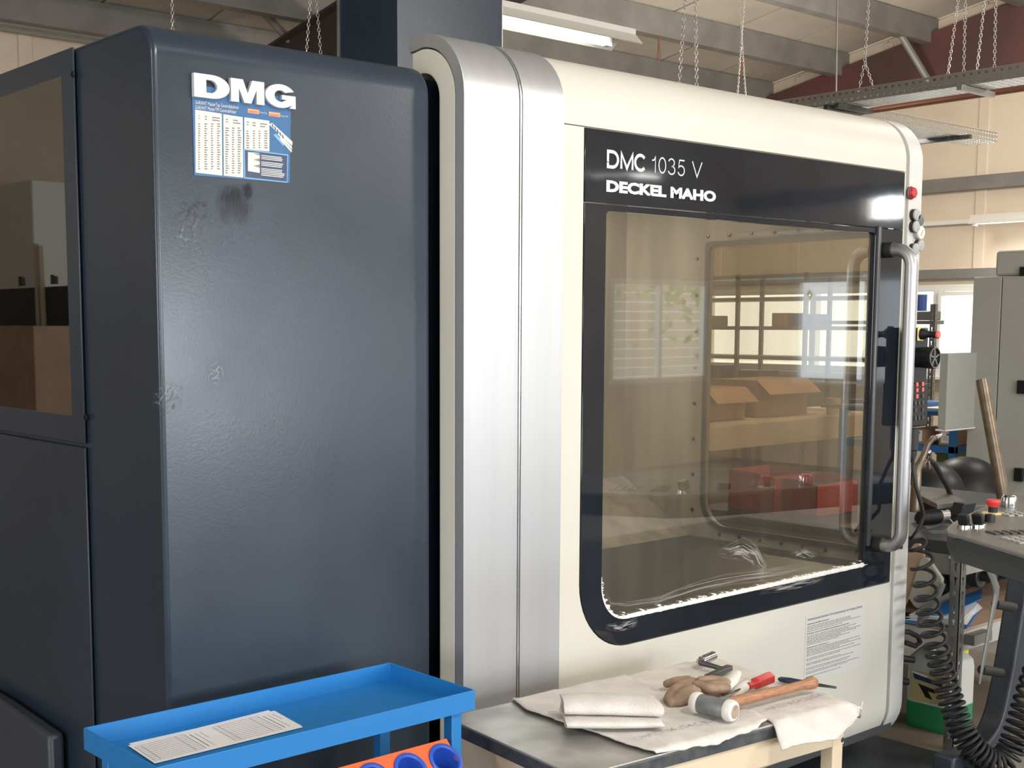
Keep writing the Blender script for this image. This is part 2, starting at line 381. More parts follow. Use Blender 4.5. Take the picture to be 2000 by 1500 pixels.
MB().box(X1 + .02, ym + .05, 1.2, X1 + .026, 10.25, 1.97).build('pane', m_haze, w1)
MB().box(X1 - .2, 5.9, 1.06, X1 + .02, 10.35, 1.10).build('sill', m_winf, w1, bevel=.006)
struct('window_20', MB().px([(-.3, .9), (2.7, .9), (2.7, 2.3), (-.3, 2.3)], [[(-.22, .98), (1.16, .98), (1.16, 2.22), (-.22, 2.22)], [(1.24, .98), (2.62, .98), (2.62, 2.22), (1.24, 2.22)]], X0 - .06, X0 + .01), m_winf)
fr = MB().px([(-4.2, .95), (-.4, .95), (-.4, 2.2), (-4.2, 2.2)], [[(a, 1.02), (a + .85, 1.02), (a + .85, 2.13), (a, 2.13)] for a in (-4.13, -3.2, -2.27, -1.34)], X1, X1 + .07)
w2 = struct('window_2', fr, m_winf)
for i, (a, b, c, d) in enumerate(win_front):
    nn = 2 if b - a > 1.5 else 1; st = (b - a - .08) / nn
    struct('window_%d' % (i + 3), MB().py([(a, c), (b, c), (b, d), (a, d)], [[(a + .06 + j * st, c + .06), (a + .02 + (j + 1) * st, c + .06), (a + .02 + (j + 1) * st, d - .06), (a + .06 + j * st, d - .06)] for j in range(nn)], Y0 - .06, Y0 + .01), m_winf)
# what stands outside the side window, seen mirrored in the machine's pane
fence = thing('board_fence', (14.5, -9.2, 0), 'pale horizontal board fence outside the side window, mirrored in the machine pane', 'fence')
for i in range(13):
    MB().box(9.5, -9.22, .35 + i * .15, 19, -9.18, .49 + i * .15).build('board', m_siding, fence)
tree = thing('garden_tree', (16.3, -8.0, 0), 'yellow-green leafy tree outside the side window, mirrored in the machine pane', 'tree')
MB().cyl((16.3, -8.0, 0), (16.2, -8.0, 2.2), .07, .04, 8).build('trunk', m_tan, tree)
lf = MB()
for i in range(420):
    c = Vector((16.2 + random.gauss(0, .75), -8 + random.gauss(0, .3), 2.45 + random.gauss(0, .48))); d = Vector([random.uniform(-1, 1) for _ in range(3)]).normalized(); e = d.orthogonal().normalized()
    lf.add([c - d * .11, c + e * .05, c + d * .11, c - e * .05], [(0, 1, 2, 3)])
tag(lf.build('foliage', m_leaf, tree, smooth=False), None, kind='stuff')

# ================================================================ THE MILLING MACHINE
mc = thing('machining_centre', (2.7, 3.0, 0), 'large enclosed milling machine with cream and silver front and navy cabinet', 'machine')
CY = 2.4
ZT, ZB, R = 2.355, .145, .155
def cover_profile(off, yback, zlow=None, top=True, bottom=True, yb_bot=2.62):
    """outline in (y, z) of the bent front sheet; off = inset from the outer skin"""
    p = []
    if bottom: p += [(yb_bot, ZB + off)] + [(CY + R + (R - off) * math.cos(math.radians(a)), ZB + R + (R - off) * math.sin(math.radians(a))) for a in range(270, 179, -9)]
    else: p += [(CY + off, zlow)]
    if top: p += [(CY + R + (R - off) * math.cos(math.radians(a)), ZT - R + (R - off) * math.sin(math.radians(a))) for a in range(180, 89, -9)] + [(yback, ZT - off - (yback - CY - R) * .12)]
    return p
def shell(x0, x1, o0, o1, yback=2.60, **k):
    a = cover_profile(o0, yback, **k); b = cover_profile(o1, yback, **k)
    return MB().px(a + b[::-1], [], x0, x1)
XL, XS1, XS2, XS3, XD, XG, XR = 2.0876, 2.261, 2.283, 2.429, 4.078, 4.104, 4.187
shell(XL, XS1, -.006, .026, 2.603).build('silver_cover', m_silver, mc, bevel=.005, seg=3, angle=25, label='left brushed silver cover strip')
shell(XS2, XS3, -.005, .026, 2.60).build('silver_cover', m_silver, mc, bevel=.002, angle=25, label='right brushed silver cover strip')
shell(XS1 + .0015, XS1 + .0125, -.002, .02, 2.602).build('joint_trim', m_silver, mc, angle=25)
shell(XS1 + .014, XS2 - .0035, -.0045, .02, 2.602).build('joint_trim', m_trim, mc, angle=25, label='bright joint strip between the silver covers')
shell(XS2 - .0035, XS2, .012, .03, 2.60).build('joint_groove', m_trimd, mc, angle=25)  # dark trim strip set back in the joint
shell(XL + .001, XS3, .030, .088, 2.592).build('inner_lip', m_cream, mc, bevel=.004, angle=25)
# upper bent cover, right of the silver
up = shell(XS3 + .001, XD + .006, 0, .03, 2.9, bottom=False, zlow=2.1625).build('upper_cover', m_cream, mc, bevel=.0015, angle=25)
shell(XG, XR, -.002, .05, 2.9).build('end_cover', m_creamw, mc, bevel=.004, angle=25, label='narrow worn cream end strip right of the door')
shell(XD + .006, XG, .014, .04, 2.9).build('groove_strip', m_creamw, mc, angle=25)
# door: cream sheet with a glossy black window surround
door = MB().py([(XS3 + .001, ZB + R), (XD + .006, ZB + R), (XD + .006, 2.160), (XS3 + .001, 2.160)],
               [rrect(2.508, .747, XD - .001, 2.1605 - .001, (.2, 0, 0, 0), 12)], CY, CY + .03)
lowp = [(2.62, ZB)] + [(CY + R + R * math.cos(math.radians(a)), ZB + R + R * math.sin(math.radians(a))) for a in range(270, 179, -9)]
lowi = [(2.62, ZB + .03)] + [(CY + R + (R - .03) * math.cos(math.radians(a)), ZB + R + (R - .03) * math.sin(math.radians(a))) for a in range(270, 179, -9)]
door.px(lowp + lowi[::-1], [], XS3 + .001, XD + .006)
dr = door.build('sliding_door', m_cream, mc, angle=25)
ZP0, ZP1, XP0, XP1 = .824, 1.950, 2.596, 3.905
hole = rrect(XP0, ZP0, XP1, ZP1, (.105, .004, .012, .014), 10)
su = MB().py([(2.511, 1.969), (XD - .004, 1.969), (XD - .004, 2.157), (2.511, 2.157)], [], CY - .002, CY + .022)
su.build('surround_top', m_gloss, dr, bevel=.0015, label='glossy black header above the door window')
out2 = rrect(2.511, .750, XD - .004, 1.966, (.197, 0, 0, 0), 12)
su = MB().py(out2, [hole], CY - .002, CY + .022)
su.build('window_surround', m_gloss, dr, bevel=.0015, label='glossy black window surround')
MB().py([(XP1 + .008, ZP0 + .07), (XP1 + .024, ZP0 + .07), (XP1 + .024, 1.972), (XP1 + .008, 1.972)], [], CY - .012, CY + .002).build('edge_trim', m_trimd, dr, bevel=.004)
pane = MB().py(rrect(XP0 + .001, ZP0 + .001, XP1 - .001, ZP1 - .001, (.105, .004, .012, .014), 10), [], CY + .008, CY + .012)
pane = pane.build('window_pane', m_pane, dr, smooth=False, label='smeared see-through door window')
# sealant bead along the lower pane edge, with torn edges
pth = [Vector((XP0 + .002, CY + .001, .955 - i * .008)) for i in range(4)] + [Vector((x, CY + .001, z)) for x, z in arc(XP0 + .107, ZP0 + .107, .105, 180, 270, 14)]
xx = XP0 + .12
while xx < XP1 + .03: pth.append(Vector((xx, CY + .001, ZP0 + .003 + (xx - XP0) * .002))); xx += .012
rs = []
for i in range(len(pth)):
    base = .0022 + .0055 * min(1, i / 26); rs.append(base * random.uniform(.82, 1.2))
MB().tube(pth, rs, 8, flat=.45, up=(0, 1, 0)).build('sealant_bead', m_seal, dr)
mb = MB()
for i in range(260):
    q = random.choice(pth[4:]); s_ = random.uniform(.0012, .005); cx, cz = q.x + random.gauss(0, .004), q.z + abs(random.gauss(.004, .004)) * (1 if random.random() < .75 else -1)
    mb.py([(cx + s_ * random.uniform(.6, 1.6) * math.cos(a), cz + s_ * random.uniform(.3, 1) * math.sin(a)) for a in (0, 1.2, 2.5, 3.7, 5.1)], [], CY - .001, CY + .007)
tag(mb.build('sealant_crumbs', m_seal, dr, smooth=False), None, kind='stuff')
# wiped sealant film left on the pane and the surround
m_smear = M('dried_sealant_film', (.50, .49, .46), .8, bump=.2)
def film(name_alpha, lo, hi, stretch, amax=1.0):
    m = M(name_alpha, (.47, .46, .43), .8); nt = m.node_tree; b = nt.nodes['Principled BSDF']
    tc = nt.nodes.new('ShaderNodeTexCoord'); mp = nt.nodes.new('ShaderNodeMapping'); mp.inputs['Scale'].default_value = stretch
    n_ = nt.nodes.new('ShaderNodeTexNoise'); n_.inputs['Scale'].default_value = 1; n_.inputs['Detail'].default_value = 6
    r = nt.nodes.new('ShaderNodeMapRange'); r.inputs[1].default_value = lo; r.inputs[2].default_value = hi; r.inputs[4].default_value = amax
    uv = nt.nodes.new('ShaderNodeUVMap')
    nt.links.new(uv.outputs[0], mp.inputs[0]); nt.links.new(mp.outputs[0], n_.inputs[0]); nt.links.new(n_.outputs[0], r.inputs[0]); 
    sx = nt.nodes.new('ShaderNodeSeparateXYZ'); nt.links.new(uv.outputs[0], sx.inputs[0])
    def edge(o):   # 1 inside, falling to 0 at the film's rim
        a = nt.nodes.new('ShaderNodeMath'); a.operation = 'PINGPONG'; a.inputs[1].default_value = .5
        c = nt.nodes.new('ShaderNodeMapRange'); c.inputs[1].default_value = 0; c.inputs[2].default_value = .3
        nt.links.new(o, a.inputs[0]); nt.links.new(a.outputs[0], c.inputs[0]); return c.outputs[0]
    m1 = nt.nodes.new('ShaderNodeMath'); m1.operation = 'MULTIPLY'; m2 = nt.nodes.new('ShaderNodeMath'); m2.operation = 'MULTIPLY'
    nt.links.new(edge(sx.outputs[0]), m1.inputs[0]); nt.links.new(edge(sx.outputs[1]), m1.inputs[1])
    nt.links.new(m1.outputs[0], m2.inputs[0]); nt.links.new(r.outputs[0], m2.inputs[1]); nt.links.new(m2.outputs[0], b.inputs['Alpha'])
    return m
def ribbon_film(pts, width, mat, y, parent, name='wipe_mark'):
    """flat film along a line of (x, z) points on the pane"""
    me = bpy.data.meshes.new(name); vs, fs, uvs = [], [], []
    P = [Vector((p[0], 0, p[1])) for p in pts]; m_ = len(P)
    o_ = Vector((P[0].x, y, P[0].z))
    for i in range(m_):
        t = (P[min(i + 1, m_ - 1)] - P[max(i - 1, 0)]).normalized(); nrm = Vector((-t.z, 0, t.x))
        wd = width[i] if isinstance(width, list) else width
        for sgn in (-1, 1): vs.append(P[i] + nrm * wd * sgn * .5 + Vector((0, y, 0)) - o_); uvs.append((i / (m_ - 1), (sgn + 1) / 2))
    for i in range(m_ - 1): fs.append((2 * i, 2 * i + 2, 2 * i + 3, 2 * i + 1))
    me.from_pydata([tuple(v) for v in vs], [], fs); ul = me.uv_layers.new(name='UVMap')
    for lp in me.loops: ul.data[lp.index].uv = uvs[lp.vertex_index]
    me.materials.append(mat); o = bpy.data.objects.new(name, me); col.objects.link(o); ORG[o.name] = o_
    o.parent = parent; o.location = o_ - ORG[parent.name]; return o
fs1 = film('wipe_streaks', .50, .60, (3, 14, 1), .75); fs2 = film('wipe_patch', .47, .58, (4, 9, 1), .7)
fx = lambda pts: [(at(a, b, y=CY).x, at(a, b, y=CY).z) for a, b in pts]
ribbon_film(fx([(1186, 1155), (1195, 1180), (1230, 1182), (1290, 1172), (1360, 1147), (1430, 1132), (1500, 1122), (1560, 1112), (1610, 1098)]), [.012, .02, .022, .025, .035, .045, .05, .04, .03], fs1, CY + .006, dr)
ribbon_film(fx([(1405, 1082), (1430, 1078), (1455, 1072), (1478, 1085), (1495, 1108), (1488, 1140)]), [.03, .055, .075, .07, .05, .06], fs2, CY + .0065, dr)
ribbon_film(fx([(1545, 1086), (1570, 1080), (1600, 1086)]), [.02, .04, .02], fs2, CY + .006, dr)
ribbon_film(fx([(1180, 1225), (1215, 1224), (1245, 1212)]), [.02, .03, .03], fs2, CY - .0035, dr)
ribbon_film(fx([(1480, 1158), (1550, 1142), (1610, 1128)]), [.02, .035, .02], fs2, CY - .0035, dr)
# handle
hx0 = 3.968
hp = [(hx0, CY + .0, 1.895), (hx0, CY - .045, 1.895)] + [(hx0, CY - .045 - .055 * math.sin(math.radians(a)), 1.84 + .055 * math.cos(math.radians(a))) for a in range(15, 91, 15)] + [(hx0, CY - .10, .955)] + [(hx0, CY - .045 - .055 * math.cos(math.radians(a)), .95 - .055 * math.sin(math.radians(a))) for a in range(15, 91, 15)] + [(hx0, CY, .895)]
hd = MB().tube(hp, .0215, 20).build('door_handle', m_handle, dr, label='satin steel tube handle')
for z in (1.895, .895): MB().cyl((hx0, CY - .002, z), (hx0, CY - .034, z), .026, n=20).build('handle_socket', m_blackm, dr, bevel=.002)
# lettering on the header
def islands(mb):
    """split a collected mesh into its separate pieces"""
    par = list(range(len(mb.v)))
    def find(a):
        while par[a] != a: par[a] = par[par[a]]; a = par[a]
        return a
    for f in mb.f:
        for i in f[1:]: par[find(f[0])] = find(i)
    grp = {}
    for f in mb.f: grp.setdefault(find(f[0]), []).append(f)
    out = []
    for fs in grp.values():
        ids = sorted({i for f in fs for i in f}); mp = {a: b for b, a in enumerate(ids)}
        out.append(MB().add([mb.v[i] for i in ids], [tuple(mp[i] for i in f) for f in fs]))
    return out
YL = CY - .0032
def strokes(x0, zb, wd, h, t, lines):
    """one letter drawn with a flat pen of width t; lines in unit cell coordinates"""
    mb = MB()
    for ln in lines:
        P = [Vector((x0 + a * wd, 0, zb + b * h)) for a, b in ln]; cl = (P[0] - P[-1]).length < 1e-6
        L, R_ = [], []
        m_ = len(P)
        for i in range(m_):
            a = P[i - 1] if i else (P[-2] if cl else P[0]); b = P[i + 1] if i < m_ - 1 else (P[1] if cl else P[-1])
            d1 = (P[i] - a).normalized() if (P[i] - a).length > 1e-9 else (b - P[i]).normalized(); d2 = (b - P[i]).normalized() if (b - P[i]).length > 1e-9 else d1
            n1 = Vector((-d1.z, 0, d1.x)); n2 = Vector((-d2.z, 0, d2.x)); nb_ = (n1 + n2).normalized(); k_ = min(1 / max(nb_.dot(n1), .35), 2.2)
            L.append(P[i] + nb_ * t * .5 * k_); R_.append(P[i] - nb_ * t * .5 * k_)
        vs = []
        for a, b in zip(L, R_): vs += [(a.x, YL, a.z), (b.x, YL, b.z)]
        mb.add(vs, [(2 * i, 2 * i + 1, 2 * i + 3, 2 * i + 2) for i in range(m_ - 1)])
    return mb.build('letter', m_white, dr, smooth=False)
def el(cx, cz, rx, rz, a0, a1, n_=16): return [(cx + rx * math.cos(math.radians(a0 + (a1 - a0) * i / n_)), cz + rz * math.sin(math.radians(a0 + (a1 - a0) * i / n_))) for i in range(n_ + 1)]
GL = {'D': [[(.08, .3), (.08, .96), (.45, .96)] + el(.45, .5, .47, .46, 90, -90) + [(.08, .04), (.08, .34)]],
      'M': [[(.07, 0), (.07, .93), (.5, .06), (.93, .93), (.93, 0)]],
      'C': [el(.5, .5, .44, .46, 40, 320, 24)],
      '1': [[(.15, .74), (.42, .78), (.56, .98), (.56, 0)]],
      '0': [el(.5, .5, .42, .47, 90, 450, 28)],
      '3': [el(.45, .74, .36, .235, 165, -80, 14) + el(.47, .27, .42, .255, 75, -165, 16)],
      '5': [[(.88, .96), (.24, .96), (.14, .50)] + el(.46, .31, .42, .30, 130, -160, 18)],
      'V': [[(.03, 1), (.5, .02), (.97, 1)]]}
for ch, xa_, wd_, t_ in (('D', 2.5935, .047, .0088), ('M', 2.6465, .052, .0085), ('C', 2.7025, .049, .0088), ('1', 2.770, .033, .0040), ('0', 2.801, .034, .0040), ('3', 2.8415, .034, .0040), ('5', 2.883, .034, .0040), ('V', 2.946, .046, .0040)):
    strokes(xa_, 2.0635, wd_, .0435, t_, GL[ch])
for p_ in islands(text_mb('DECKEL MAHO', 2.5925, 2.0015, .029, .465, CY - .003, offset=.055)): p_.build('letter', m_white, dr, smooth=False)
# lamp button and paper-size discs on the end strip
c = at(1779, 377, y=CY - .004)
ib = MB().lathe(c + Vector((0, .006, 0)), (0, -1, 0), [(0, 0), (0, .020), (.012, .020), (.014, .0185), (.02, .0175), (.022, .015), (.022, 0)], 24).build('indicator_button', m_red, mc, label='red indicator button on the end strip')
MB().lathe(c + Vector((0, .004, 0)), (0, -1, 0), [(0, 0), (0, .0225), (.006, .0225), (.007, .021), (.007, 0)], 24).build('bezel', m_trimd, ib)
discs = [((1783, 420), m_grey, 'uppermost pale grey round magnet above the door handle'), ((1790, 430), m_greyd, 'dark grey round magnet overlapping the pale ones by the door handle'),
         ((1782, 443), m_grey, 'pale grey round magnet beside the ivory one on the end strip'), ((1791, 455), m_ivory, 'ivory round magnet with a pen stroke across its face'),
         ((1781, 487), m_grey, 'lowest pale grey round magnet just above the handle bend'), ((1791, 480), m_grey, 'pale grey round magnet at the strip edge by the handle bend')]
for i, ((px, py), mt, lab) in enumerate(discs):
    c = at(px, py, y=CY - .004 - (.0 if i % 2 else .0)); c.y = CY - .0025
    if c.x > 4.17: c.x = 4.168
    t = thing('round_magnet', c, lab, 'magnet', 'round magnets on the end strip')
    r_ = .020 if i != 3 else .023
    MB().lathe(c, (0, -1, 0), [(0, 0), (0, r_), (.013, r_), (.013, 0)], 24).build('case', m_blackm if mt is not m_ivory else m_grey, t)
    MB().lathe(c + Vector((0, -.0135, 0)), (0, -1, 0), [(0, 0), (0, r_), (.005, r_ - .0005), (.006, r_ - .002), (.006, 0)], 24).build('cap', mt, t)
    if i == 3: MB().obox(c + Vector((0, -.0202, 0)), (.007, 0, .010), (.0006, 0, -.0004), (0, .0004, 0)).build('pen_stroke', m_ink, t)
MB().box(4.128, CY - .006, .86, 4.146, CY - .0025, 1.79).build('latch_slot', m_black, mc, bevel=.001)
# instruction sticker
stk = MB().py([(3.574, .500), (3.919, .468), (3.916, .699), (3.574, .704)], [], CY - .0014, CY - .0006)
stk = MB().py([(3.574, .475), (3.919, .475), (3.919, .700), (3.574, .700)], [], CY - .0014, CY - .0004).build('instruction_sticker', m_sticker, dr, label='transparent-edged grey sticker with small German text')
def stext(body, x0, zb, h, wd, off=0): return text_mb(body, x0, zb, h, wd, CY - .0018, offset=off).build('print', m_ink, stk, smooth=False)
stext('Sicherheitshinweise Betriebsart 4 (Prozessbeobachtung in der Fertigung, (Option))', 3.583, .683, .0085, .322, .012)
stext('Bestimmungsgemäße Verwendung', 3.583, .669, .0058, .125, .02)
stext('Die Betriebsart 4 darf nur für die nachfolgende Prozessbeobachtung verwendet werden', 3.583, .637, .0052, .245, .02)
stext('Bedienpersonal in Betriebsart 4', 3.583, .590, .0052, .125, .02)
mb = MB(); random.seed(3)
z = .662
for z in [.662, .657, .652, .646] + [.630, .625, .620, .615, .6105, .606, .601] + [.584, .579, .574, .569, .564] + [.554, .549] + [.538, .533] + [.522, .517] + [.509, .504] + [.493]:
    L = random.choice((.19, .24, .28, .31)); xx = 3.583
    while xx < 3.583 + L:
        wl_ = random.uniform(.006, .02); mb.py([(xx, z), (xx + wl_, z), (xx + wl_, z + .0020), (xx, z + .0020)], [], CY - .0018, CY - .0012); xx += wl_ + .003
mb.build('print', m_ink, stk, smooth=False)
random.seed(11)
# enclosure behind the cover
bd = MB().box(XL + .02, 2.62, .16, XS3 - .02, 3.9, 2.27)
bd.build("body", m_navy, mc)
MB().box(XS3 - .02, 2.42, ZB + .05, XR - .03, 3.75, .80).build('bed', m_trimd, mc)
MB().box(1.45, 2.62, 0, 4.12, 3.95, .15).build('plinth', m_arm, mc)
MB().box(XS3, 2.46, 2.20, XR - .02, 3.75, 2.24).build('enclosure_roof', m_int, mc)
en = MB().box(XS3 + .01, 2.46, .80, XS3 + .03, 3.62, 2.2).build('enclosure_wall', m_int, mc)
MB().box(XS3 + .01, 3.60, .80, 4.04, 3.64, 2.2).build('enclosure_wall', m_int, mc, label='back wall inside the enclosure')
sw = MB().px([(2.44, .76), (3.62, .76), (3.62, 2.2), (2.44, 2.2)], [rrect(2.44 + .03, .862, 3.182, 1.952, (.02, .11, .02, .02), 8)], 4.02, 4.05).build('enclosure_wall', m_int, mc, label='right inner wall with a bolted side window')
MB().px(rrect(2.46, .852, 3.192, 1.962, (.02, .115, .02, .02), 8), [rrect(2.475, .870, 3.172, 1.942, (.02, .105, .02, .02), 8)], 4.012, 4.02).build('window_seal', m_trimd, sw)
MB().px(rrect(2.465, .857, 3.187, 1.957, (.02, .11, .02, .02), 8), [], 4.03, 4.034).build('side_pane', m_pane2, sw, smooth=False)
for (y, z) in [(3.185 - i * .101, 1.982) for i in range(7)] + [(3.235, 1.90 - i * .14) for i in range(8)] + [(3.10 - i * .095, .838) for i in range(6)]:
    MB().lathe((4.02, y, z), (-1, 0, 0), [(0, 0), (0, .0075), (.004, .0065), (.005, .003), (.005, 0)], 10).build('bolt', m_trimd, sw)
MB().py([(XS3 + .03, .80), (4.02, .80), (4.02, .815), (XS3 + .03, .815)], [], 2.46, 3.6).build('chip_tray', m_trimd, mc)
MB().px([(3.25, .815), (3.6, .815), (3.6, 1.02)], [], XS3 + .03, 4.02).build('chip_guard', m_int, mc)
MB().px([(2.58, 0.16), (3.75, .16), (3.75, .70), (2.58, .70)], [], 4.06, XR - .02).px([(2.52, 2.05), (3.75, 2.05), (3.75, 2.3), (2.52, 2.3)], [], 4.06, XR - .02).px([(3.45, .70), (3.75, .70), (3.75, 2.05), (3.45, 2.05)], [], 4.06, XR - .02).build('side_skin', m_creamw, mc)
l = bpy.data.lights.new('machine_lamp', 'AREA'); l.shape = 'RECTANGLE'; l.size = 1.0; l.size_y = .06; l.energy = 17; l.color = (1, .95, .87)
lo_ = bpy.data.objects.new('machine_lamp', l); col.objects.link(lo_); lo_.location = (3.2, 3.4, 2.185); lo_.rotation_euler = (0, 0, 0)
# column
colm = MB().py(rrect(2.834, .8, 3.321, 3.45, (.0, .0, .02, .02)), [], 3.6, 3.95)
colm.build('column', m_navy, mc, bevel=.018, seg=3)
MB().box(2.830, 3.942, 1.9, 2.834, 3.95, 3.1).build('column_edge', m_trim, mc)
MB().box(3.322, 3.6, 1.9, 3.327, 3.66, 3.3).build('column_edge', m_trim, mc)
# navy cabinet: front sheet with rounded top and right edge
XC, XCR = 1.310, 2.052
def cab_front():
    mb = MB(); y0 = 2.48; rt, rr = .072, .055; nx, na = 10, 8; grid = []
    # columns across x: flat part then bend to the right; rows: up z then bend back
    cols_ = [(XC + (XCR - rr - XC) * i / nx, 0) for i in range(nx + 1)] + [(XCR - rr + rr * math.sin(math.radians(a * 90 / na)), rr - rr * math.cos(math.radians(a * 90 / na))) for a in range(1, na + 1)] + [(XCR, rr + .25)]
    rows = [(.12 + (2.272 - rt - .12) * i / 14, 0) for i in range(15)] + [(2.272 - rt + rt * math.sin(math.radians(a * 90 / na)), rt - rt * math.cos(math.radians(a * 90 / na))) for a in range(1, na + 1)] + [(2.272, rt + .3)]
    for z, dz in rows:
        grid.append([(x, y0 + max(dx, dz) if min(dx, dz) < 1e-6 else y0 + max(dx, dz), z - (0 if dx < rr * .3 else 0)) for x, dx in cols_])
    nxc = len(cols_); vs = [p for r in grid for p in r]
    fs = [(i * nxc + j, i * nxc + j + 1, (i + 1) * nxc + j + 1, (i + 1) * nxc + j) for i in range(len(grid) - 1) for j in range(nxc - 1)]
    return mb.add(vs, fs)
prof = [(3.9, 2.272), (2.48 + .072, 2.272)] + [(2.552 + .072 * math.cos(math.radians(a)), 2.20 + .072 * math.sin(math.radians(a))) for a in range(99, 181, 9)] + [(2.48, .12), (3.9, .12)]
cb = MB().px(prof, [], XC, XCR)
o = cb.build('cabinet_body', m_navy, mc, bevel=.012, seg=4, angle=30, label='navy blue cabinet body left of the silver strips')
# side: narrow plate, window door above, plain door below
XP = XC - .004
sd = MB().px([(2.836, 1.371), (4.05, 1.371), (4.05, 2.270), (2.836, 2.270)], [[(2.903, 1.435), (3.92, 1.435), (3.92, 2.214), (2.903, 2.214)]], XP - .005, XP)
sd = sd.build('side_window_frame', m_navy, mc, bevel=.004)
MB().px([(2.895, 1.43), (3.93, 1.43), (3.93, 2.22), (2.895, 2.22)], [], XP - .004, XP - .001).build('dark_pane', m_paned, sd, smooth=False, label='dark tinted side window')
for (px, py) in ((142, 145), (167, 815)):
    c = at(px, py, x=XP - .005)
    MB().lathe(c, (-1, 0, 0), [(0, 0), (0, .008), (.002, .0075), (.002, .004), (0, .0038)], 14).build('screw', m_black, sd)
MB().px([(2.836, .13), (4.05, .13), (4.05, 1.362), (2.836, 1.362)], [], XP - .005, XP).build('lower_side_door', m_navy, mc, bevel=.004)
MB().box(XC - .002, 3.9, .12, 2.05, 4.05, 2.27).build('cabinet_back', m_navy, mc)
a, b = at(95, 1437, x=1.25), at(0, 1370, x=1.25)
MB().px([(a.y, 0), (b.y + .5, 0), (b.y + .5, b.z), (b.y, b.z), (a.y, a.z)], [], 1.25, XP - .014).build('side_cover', m_arm, mc, bevel=.012, label='low dark cover beside the navy cabinet')
# raised DMG letters
def dmg():
    mb = MB(); y0, y1 = 2.469, 2.479; z0, z1 = 2.1245, 2.1735; h = z1 - z0
    def D(x, w_):
        def ell(cx, cz, rx, rz, a0, a1, n): return [(cx + rx * math.cos(math.radians(a0 + (a1 - a0) * i / n)), cz + rz * math.sin(math.radians(a0 + (a1 - a0) * i / n))) for i in range(n + 1)]
        o_ = [(x, z0)] + ell(x + w_ * .50, z0 + h / 2, w_ * .5, h / 2, -90, 90, 16) + [(x, z1)]
        i_ = [(x + w_ * .34, z0 + h * .23)] + ell(x + w_ * .45, z0 + h / 2, w_ * .20, h * .27, -90, 90, 12) + [(x + w_ * .34, z1 - h * .23)]
        mb.py(o_, [i_], y0, y1)
    def Mm(x, w_):
        mb.py([(x, z0), (x + w_ * .235, z0), (x + w_ * .235, z0 + h * .60), (x + w_ * .40, z0), (x + w_ * .60, z0), (x + w_ * .765, z0 + h * .60), (x + w_ * .765, z0), (x + w_, z0), (x + w_, z1), (x + w_ * .64, z1), (x + w_ * .50, z0 + h * .42), (x + w_ * .36, z1), (x, z1)], [], y0, y1)
    def G(x, w_):
        cx, cz = x + w_ * .5, z0 + h / 2
        E_ = lambda a, rx, rz: (cx + rx * math.cos(math.radians(a)), cz + rz * math.sin(math.radians(a)))
        outr = [E_(a, w_ * .50, h * .52) for a in range(28, 322, 10)]
        innr = [E_(a, w_ * .20, h * .25) for a in range(40, 322, 12)]
        p = outr + [(x + w_ * .80, z0), (x + w_, z0), (x + w_, z0 + h * .56), (x + w_ * .55, z0 + h * .56), (x + w_ * .55, z0 + h * .36), (x + w_ * .72, z0 + h * .36)] + [q for q in innr[::-1]]
        mb.py(p, [], y0, y1)
    D(1.4005, .086); Mm(1.4895, .084); G(1.576, .079)
    return mb
for p_ in islands(dmg()): p_.build('raised_letter', m_white, mc, smooth=False)
# machine foot plate in front of the right end
def wet(nm, c, lo, hi, st, amax, rough):
    m = film(nm, lo, hi, st, amax); b_ = m.node_tree.nodes['Principled BSDF']; b_.inputs['Base Color'].default_value = (*c, 1); b_.inputs['Roughness'].default_value = rough
    for l_ in list(m.node_tree.links):
        if l_.to_socket == b_.inputs['Base Color']: m.node_tree.links.remove(l_)
    return m
ws1 = wet('oily_run', (.006, .010, .018), .36, .52, (1.5, 14, 1), .8, .12); ws2 = wet('dried_splash', (.10, .13, .18), .5, .66, (5, 5, 1), .6, .5); ws3 = wet('oil_speckle', (.006, .010, .018), .5, .6, (9, 9, 1), .7, .12)
fn_ = lambda pts: [(at(a, b, y=2.48).x, at(a, b, y=2.48).z) for a, b in pts]
ribbon_film(fn_([(450, 358), (452, 385), (458, 412), (462, 444)]), [.055, .085, .10, .085], ws1, 2.4788, mc, 'oil_stain')
ribbon_film(fn_([(480, 356), (484, 372), (488, 392)]), [.03, .03, .02], ws1, 2.4787, mc, 'oil_stain')
ribbon_film(fn_([(440, 450), (450, 470), (462, 490)]), [.09, .11, .09], ws2, 2.4786, mc, 'oil_stain')
ribbon_film(fn_([(345, 400), (372, 430), (392, 470)]), [.10, .14, .10], ws3, 2.4785, mc, 'oil_stain')
ribbon_film(fn_([(422, 700), (420, 730), (412, 760)]), [.03, .05, .03], ws3, 2.4787, mc, 'oil_stain')
ribbon_film(fn_([(318, 740), (330, 770), (335, 810)]), [.03, .09, .05], ws3, 2.4787, mc, 'oil_stain')
